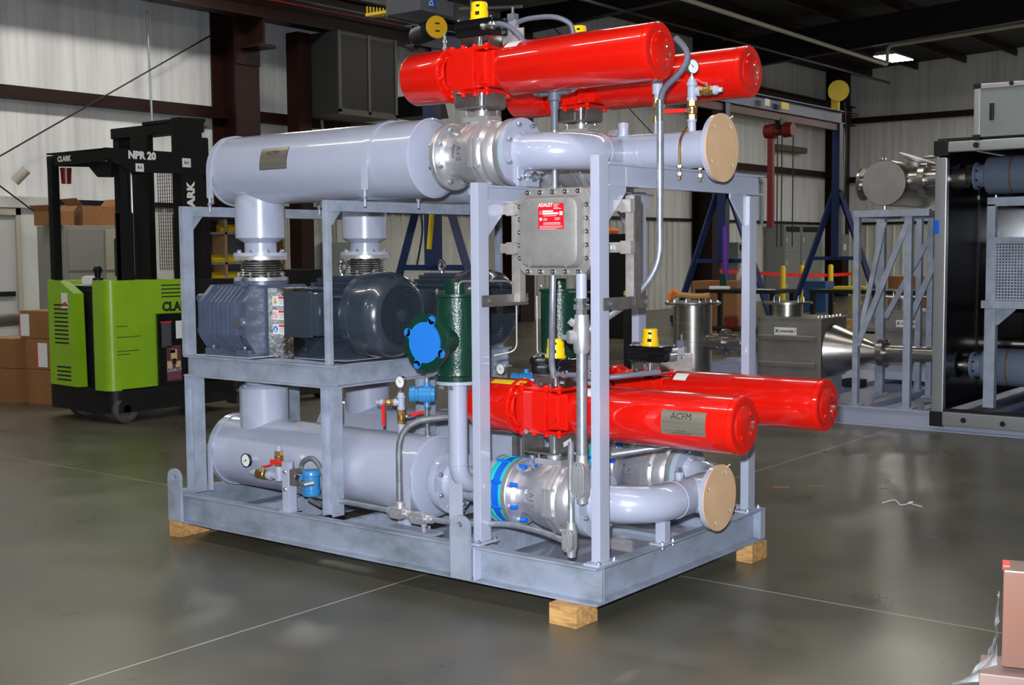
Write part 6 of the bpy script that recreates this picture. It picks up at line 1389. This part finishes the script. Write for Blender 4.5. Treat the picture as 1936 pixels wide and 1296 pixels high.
# ------------------------------------------------------------------ conduits
def oval_body(x, y, z, axis, label, L=.10, txt=None, face=(0, -1, 0)):
    """conduit body with oval cover; axis = long direction"""
    t = thing('oval_conduit_fitting', label, 'conduit fitting', (x, y, z-.04)); a = V(axis).normalized(); f = V(face).normalized(); s = a.cross(f).normalized(); c = V((x, y, z))
    k_ = 1.2 if L > .12 else 1.
    prof = [(-L/2-.03, 0), (-L/2-.03, .02*k_), (-L/2-.005, .021*k_), (-L/2+.01, .027*k_), (L/2-.01, .027*k_), (L/2+.005, .021*k_), (L/2+.03, .02*k_), (L/2+.03, 0)]
    MB().lathe(c, a, prof, 24).build('casting', CASTS, t)
    def oval(w, l, d0, h, name, m):
        P = []
        for sgn, cx in ((1, l/2-w), (-1, -l/2+w)):
            for i in range(9): b = -PI/2+PI*i/8; P.append((sgn*(abs(l/2-w)+w*math.cos(b)), sgn*w*math.sin(b)))
        MB().prism(P, c+f*d0, a, -s, h if a.cross(-s).dot(f) > 0 else -h).build(name, m, t)
    oval(.026*k_, L+.012, .0, .034, 'gasket_face', CASTS); oval(.0235*k_, L+.006, .034, .004, 'cover_plate', GREYCOV); oval(.016*k_, L-.022, .038, .0015, 'cover_panel', CASTS)
    for q in (-1, 1): MB().cyl(c+f*.038+a*q*(L/2-.008), c+f*.041+a*q*(L/2-.008), .004, n=10).build('cover_screw', CHROME, t)
    if txt:
        ux = a; uy = f.cross(a)
        text(txt, .014, t, CHROME, c+f*.0398, ux, uy, .001, 'cast_lettering', bold=.0003)
    return t
GREYCOV = mat('conduit_cover', (.30, .33, .34), .5, .5)
def conduit(label, pts, r=.0135, m=None, rad=.06): o = MB().tube(arc(pts, rad), r, 14).build('conduit', m or CONDUIT); return tag(o, label, 'conduit')
YC = .095
oval_body(-1.195, YC, .325, X_, 'oval-covered conduit body under the bent vertical conduit', .09, 'CROUSE'[:0] or 'LR-2')
oval_body(-1.06, YC-.005, .318, X_, 'second oval-covered conduit body with a hanging plug, beside the near standpipe', .09, 'C-37')
pl_ = MB().lathe((-1.04, YC-.005, .296), -Z_, [(0, 0), (0, .014), (.02, .014), (.02, .008), (.03, .008), (.03, .011), (.045, .011), (.045, 0)], 8).build('drain_plug', CASTS); tag(pl_, 'drain plug hanging under the second conduit body', 'fitting')
conduit('pale conduit running low behind the platform leg to the first conduit body', [(-1.95, .13, .335), (-1.6, .115, .325), (-1.26, YC, .325)])
conduit('long pale conduit running low to the vertical conduit body at the front corner', [(-.99, YC-.005, .318), (-.80, YC, .318), (-.60, .13, .345), (-.38, .12, .34), (-.23, .085, .325)], rad=.1)
conduit('weathered bent conduit rising in front of the near tank and turning behind the standpipe', [(-1.20, YC, .36), (-1.20, YC, .76), (-.96, .26, .79), (-.70, .34, .80)], .0155, HOSED, .16)
cl = MB().lathe((-1.197, YC, .345), Z_, [(0, .02), (0, .024), (.03, .024), (.035, .017)], 18).build('conduit_hub', CASTS); tag(cl, 'threaded hub joining the bent conduit to its body', 'fitting')
oval_body(-.188, .085, .335, Z_, 'small vertical conduit body with oval cover low at the front corner', .09, None)
text('LB-27', .014, COL.objects[-1], CHROME, (-.188, .0448, .335), Z_, -X_, .001) if False else None
pl_ = MB().lathe((-.188, .085, .256), Z_, [(0, 0), (0, .011), (.012, .011), (.014, .016), (.03, .018), (.04, .02), (.04, 0)], 8).build('drain_plug', CASTS); tag(pl_, 'plug under the small vertical conduit body at the front corner', 'fitting')
conduit('thin galvanised conduit rising from the small vertical conduit body behind the oval body', [(-.188, .085, .40), (-.205, .11, .50), (-.285, .22, .62), (-.31, .26, .72)], .0145, None, .05)
oval_body(-.182, .16, .585, Z_, 'large vertical conduit body with oval cover beside the front post', .15, None)
MB_ = MB().lathe((-.182, .16, .49), -Z_, [(0, .018), (.004, .018), (.004, .011), (.018, .011), (.018, 0)], 8).build('drain_plug', CHROME); tag(MB_, 'plug under the large vertical conduit body', 'fitting')
conduit('galvanised riser conduit in front of the near actuator, from conduit body to seal fitting', [(-.182, .16, .68), (-.182, .16, 1.135)], .0235)
sf = thing('seal_fitting', 'cast conduit seal fitting with a round screw plug, on the riser under the junction box', 'conduit fitting', (-.182, .16, 1.13))
MB().lathe((-.182, .16, 1.13), Z_, [(0, .024), (0, .03), (.02, .036), (.11, .038), (.14, .032), (.165, .03), (.165, .024)], 28).build('casting', CASTS, sf)
MB().lathe((-.20, .15, 1.20), V((-.55, -.83, 0)), [(0, .03), (.032, .03), (.034, .027), (.04, .027), (.041, 0)], 28).build('round_plug', CASTS, sf)
MB().box(-.254, -.232, .11, .115, 1.19, 1.21).build('plug_square', GREYCOV, sf)
MB().lathe((-.215, .15, 1.255), V((-.6, -.5, .62)), [(0, .018), (.02, .016), (.025, .016), (.025, 0)], 6).build('fill_plug', CASTS, sf)
un = MB(); un.lathe((-.182, .16, 1.295), Z_, [(0, .02), (0, .024), (.02, .024), (.022, .034), (.045, .034), (.047, .022), (.055, .022), (.057, .032), (.07, .032), (.07, .02)], 8); tag(un.build('conduit_union', CHROME), 'bright hexagonal union on the riser above the seal fitting', 'conduit fitting')
conduit('short pale grey pipe between the union and the junction box', [(-.182, .16, 1.36), (-.182, .16, 1.47)], .024, PAINT)
conduit('bare curved conduit from the junction box bottom down behind the yellow beacon', [(-.36, .20, 1.47), (-.365, .20, 1.32), (-.43, .28, 1.06), (-.43, .30, 1.0)], .0145, CONDUIT, .12)
conduit('tall galvanised conduit crossing the covered outlet pipe and bending down at the right post', [(.03, .45, 2.20), (.03, .45, 1.50), (-.04, .36, 1.36), (-.16, .08+.08, 1.22), (-.26, .16, 1.19)], .0145, CONDUIT, .12)
cn = MB().lathe((.03, .45, 2.12), Z_, [(0, .015), (0, .018), (.06, .018), (.062, .022), (.07, .022), (.072, .017), (.09, .017), (.09, .014)], 16).build('hose_connector', CHROME); tag(cn, 'chrome connector where the tall conduit meets the grey hose', 'fitting')
def hose(label, pts, r=.0135): o = MB().tube(spline(pts, 8), r, 14).build('flexible_hose', HOSE); return tag(o, label, 'hose')
hose('grey hose curving from the tall conduit up behind the near red cylinder end', [(.03, .45, 2.20), (.04, .47, 2.26), (.08, .53, 2.33), (.10, .56, 2.39), (.08, .57, 2.44), (.02, .6, 2.49)])
hose('grey hose from the near upper switch box down behind the red cylinder', [(-.76, .30, 2.60), (-.72, .30, 2.598), (-.66, .31, 2.57), (-.60, .33, 2.50)], .0125)
hose('grey hose arching from the near upper solenoid over the red cylinder', [(-.74, .44, 2.625), (-.66, .44, 2.635), (-.54, .46, 2.63), (-.48, .50, 2.60), (-.47, .52, 2.55)], .0115)
cf = MB().lathe((-.83, .30, 2.598), V((1, 0, 0)), [(0, .008), (0, .016), (.014, .018), (.02, .012), (.04, .014), (.05, .02), (.065, .02), (.07, .014), (.085, .014)], 8).build('hose_connector', CHROME); tag(cf, 'chrome hose connector on the near upper switch box', 'fitting')
cf = MB().lathe((-.41, .285, 1.018), V((1, 0, 0)), [(0, .008), (0, .014), (.014, .018), (.02, .012), (.035, .013), (.045, .018), (.06, .018), (.065, .012), (.075, .012)], 8).build('hose_connector', CHROME); tag(cf, 'chrome hose connector on the near lower switch box', 'fitting')
hose('grey hose from the near lower switch box passing behind the riser', [(-.345, .285, 1.018), (-.28, .285, 1.018), (-.2, .30, 1.01), (-.1, .36, 1.02), (.0, .5, 1.03)], .012)
tt = thing('conduit_tee', 'grey conduit tee with two chrome elbows just under the near upper red cylinder', 'conduit fitting', (-.545, .47, 2.12))
MB().lathe((-.545, .47, 2.12), Z_, [(0, .016), (0, .017), (.09, .017), (.10, .021), (.13, .022), (.135, .03), (.19, .03), (.195, .02), (.195, 0)], 18).build('tee_body', HOSE, tt)
MB().tube([(-.62, .47, 2.295), (-.47, .47, 2.295)], .018, 14).build('tee_arms', HOSE, tt)
for s in (-1, 1): MB().tube(arc([(-.545+s*.07, .47, 2.295), (-.545+s*.11, .47, 2.295), (-.545+s*.125, .48, 2.33)], .02), [.02]+[.014]*8 if False else .014, 10).build('chrome_elbow', CHROME, tt)
conduit('thin conduit dropping from the hose tee past the outlet pipe to the junction box', [(-.47, .245, 2.13), (-.47, .245, 1.83)], .014) if False else conduit('thin conduit dropping from the hose tee past the outlet pipe to the junction box', [(-.545, .47, 2.13), (-.545, .47, 1.80)], .014)
conduit('galvanised conduit sloping between the frame post and the far lower valve', [(-.32, .60, .62), (-.02, .75, .68), (.05, .85, .68)], .017)
conduit('galvanised conduit standing between the taped spacer and the far silencer', [(-.80, .62, .13), (-.80, .62, .84)], .017)
for x in (-.99, -.93): 
    o = MB().box(x, x+.03, .70, .73, .135, .80, .002).build('dark_strut', DULLSS); tag(o, 'dark vertical strut between the two lower lines, %s of the pair' % ('left' if x < -.96 else 'right'), 'strut')
o = MB().box(-.55, .0, .60, .64, .70, .74, .003).build('tie_bar', PAINT); tag(o, 'grey horizontal bar behind the near lower red cylinder', 'strut')

# ------------------------------------------------------------------ junction box with unistrut rack
rk = thing('strut_rack', 'galvanised strut rack bolted between the front posts, holding the junction box', 'rack', (-.33, .30, 1.32))
def urail(x0, x1, y0, y1, z0, z1, name):
    MB().box(x0, x1, y0, y1, z0, z1, .002).build(name, UNI, rk)
for x in (-.662, -.045):
    urail(x, x+.047, .292, .335, 1.335, 1.80, 'upright_rail')
    for z in (1.58, 1.755):
        MB().box(x-.004, x+.05, .255, .29, z-.028, z+.028, .003).build('channel_bracket', UNI, rk)
for z in (1.58, 1.755): MB().box(-.70, .0, .256, .288, z-.022, z+.022, .003).build('cross_rail', UNI, rk)
MB().box(-.002, .004, .292, .34, 1.335, 1.80).build('rail_flange', DULLSS, rk)
for x in (-.1, ): 
    for z in (1.58, 1.755): bolt(rk, (x, .257, z), Y_, .012, .017, ZBLUE)
for x in (-.655, -.008):
    MB().box(x, x+.006, .065, .40, 1.32, 1.372, .001).build('stand_off_plate', DULLSS, rk)
    for y in (.10, .375): bolt(rk, (x+.003, y, 1.347), X_, .012, .009, CHROME)
jb = thing('junction_box', 'cast aluminium explosion-proof junction box with red rating label', 'junction box', (-.345, .22, 1.463))
def rrect(x0, x1, z0, z1, r, k=8):
    o = []
    for cx, cz, a in ((x1-r, z1-r, 0), (x0+r, z1-r, PI/2), (x0+r, z0+r, PI), (x1-r, z0+r, 1.5*PI)):
        for i in range(k+1): b = a+PI/2*i/k; o.append((cx+r*math.cos(b), cz+r*math.sin(b)))
    return o
def lofty(mb, secs):
    k = len(secs[0][1]); vs = []
    for y, P in secs: vs += [(a, y, b) for a, b in P]
    fs = [tuple(range(k)), tuple(reversed(range((len(secs)-1)*k, len(secs)*k)))]
    for j in range(len(secs)-1):
        for i in range(k): fs.append((j*k+i, j*k+(i+1) % k, (j+1)*k+(i+1) % k, (j+1)*k+i))
    return mb.add(vs, fs)
x0, x1, z0, z1 = -.538, -.148, 1.461, 1.838
lofty(MB(), [(.18, rrect(x0+.002, x1-.002, z0+.002, z1-.002, .063)), (.182, rrect(x0, x1, z0, z1, .065)), (.205, rrect(x0, x1, z0, z1, .065))]).build('lid_flange', JBOX, jb)
lofty(MB(), [(.207, rrect(x0, x1, z0, z1, .065)), (.225, rrect(x0, x1, z0, z1, .065)), (.227, rrect(x0+.03, x1-.03, z0+.03, z1-.03, .05)), (.255, rrect(x0+.035, x1-.035, z0+.035, z1-.035, .05))]).build('box_body', JBOX, jb)
a_, b_ = x0+.037, z0+.037
lofty(MB(), [(.135, rrect(x0+.052, x1-.052, z0+.052, z1-.052, .04)), (.139, rrect(x0+.043, x1-.043, z0+.043, z1-.043, .045)), (.15, rrect(x0+.037, x1-.037, z0+.037, z1-.037, .05)), (.182, rrect(x0+.032, x1-.032, z0+.032, z1-.032, .05))]).build('domed_cover', JBOX, jb)
for xx in (x0+.098, x1-.098):
    for z, s in ((z1-.037, -1), (z0+.037, 1)):
        MB().prism([(-.006, 0), (.006, 0), (0, s*.04)], (xx, .136, z), X_, Z_, .003).build('pry_notch', JBOX, jb)
bz = [(x0+.06+i*(x1-x0-.12)/4, zz) for i in range(5) for zz in (z0+.016, z1-.016)]+[(xx, z0+.075+i*(z1-z0-.15)/4) for i in range(5) for xx in (x0+.016, x1-.016)]
for a, b in bz: MB().lathe((a, .179, b), -Y_, [(-.002, 0), (-.002, .0105), (.008, .0105), (.008, .005), (.004, .005), (.004, 0)], 16).build('cover_bolt', STEEL, jb)
lb = V((-.322, .1345, 1.716)); plate(jb, 'rating_label', LABELR, lb, X_, Z_, .136, .110, .001); q = lb+V((0, -.0012, 0))
text('ADALET', .021, jb, WHITE, q+V((-.028, 0, .048)), X_, Z_, .0005, 'label_lettering', bold=.0006)
for (a, b, y, h) in ((-.045, .012, .022, .007), (-.045, .04, .012, .008), (.015, .045, .05, .002), (.015, .035, .044, .002), (.015, .04, .038, .002), (.015, .055, .032, .002), (-.06, -.05, .02, .002), (-.06, -.05, .011, .002),
    (.02, .05, -.008, .002), (.02, .045, -.015, .002), (-.04, .05, -.028, .002), (-.04, .05, -.034, .002), (-.06, .06, -.042, .0015), (-.06, .06, -.048, .0015), (-.06, .03, -.054, .0015), (-.04, -.02, -.010, .002), (-.04, -.02, -.016, .002), (-.04, .03, .002, .002)):
    rline(jb, WHITE, q, X_, Z_, a, b, y, h)
plate(jb, 'printed_mark', WHITE, q+V((.054, 0, .012)), X_, Z_, .016, .016, .0004)
MB().lathe(q+V((-.054, 0, -.012)), -Y_, [(0, 0), (0, .007), (.0005, .007), (.0005, 0)], 14).build('printed_mark', WHITE, jb)
# far fittings glimpsed under the box
o = MB().box(-.72, -.66, .95, 1.0, 1.42, 1.50, .008).build('valve_bonnet', CHROME); tag(o, 'bright metal block on top of the far green valve, left of the curved conduit', 'fitting')
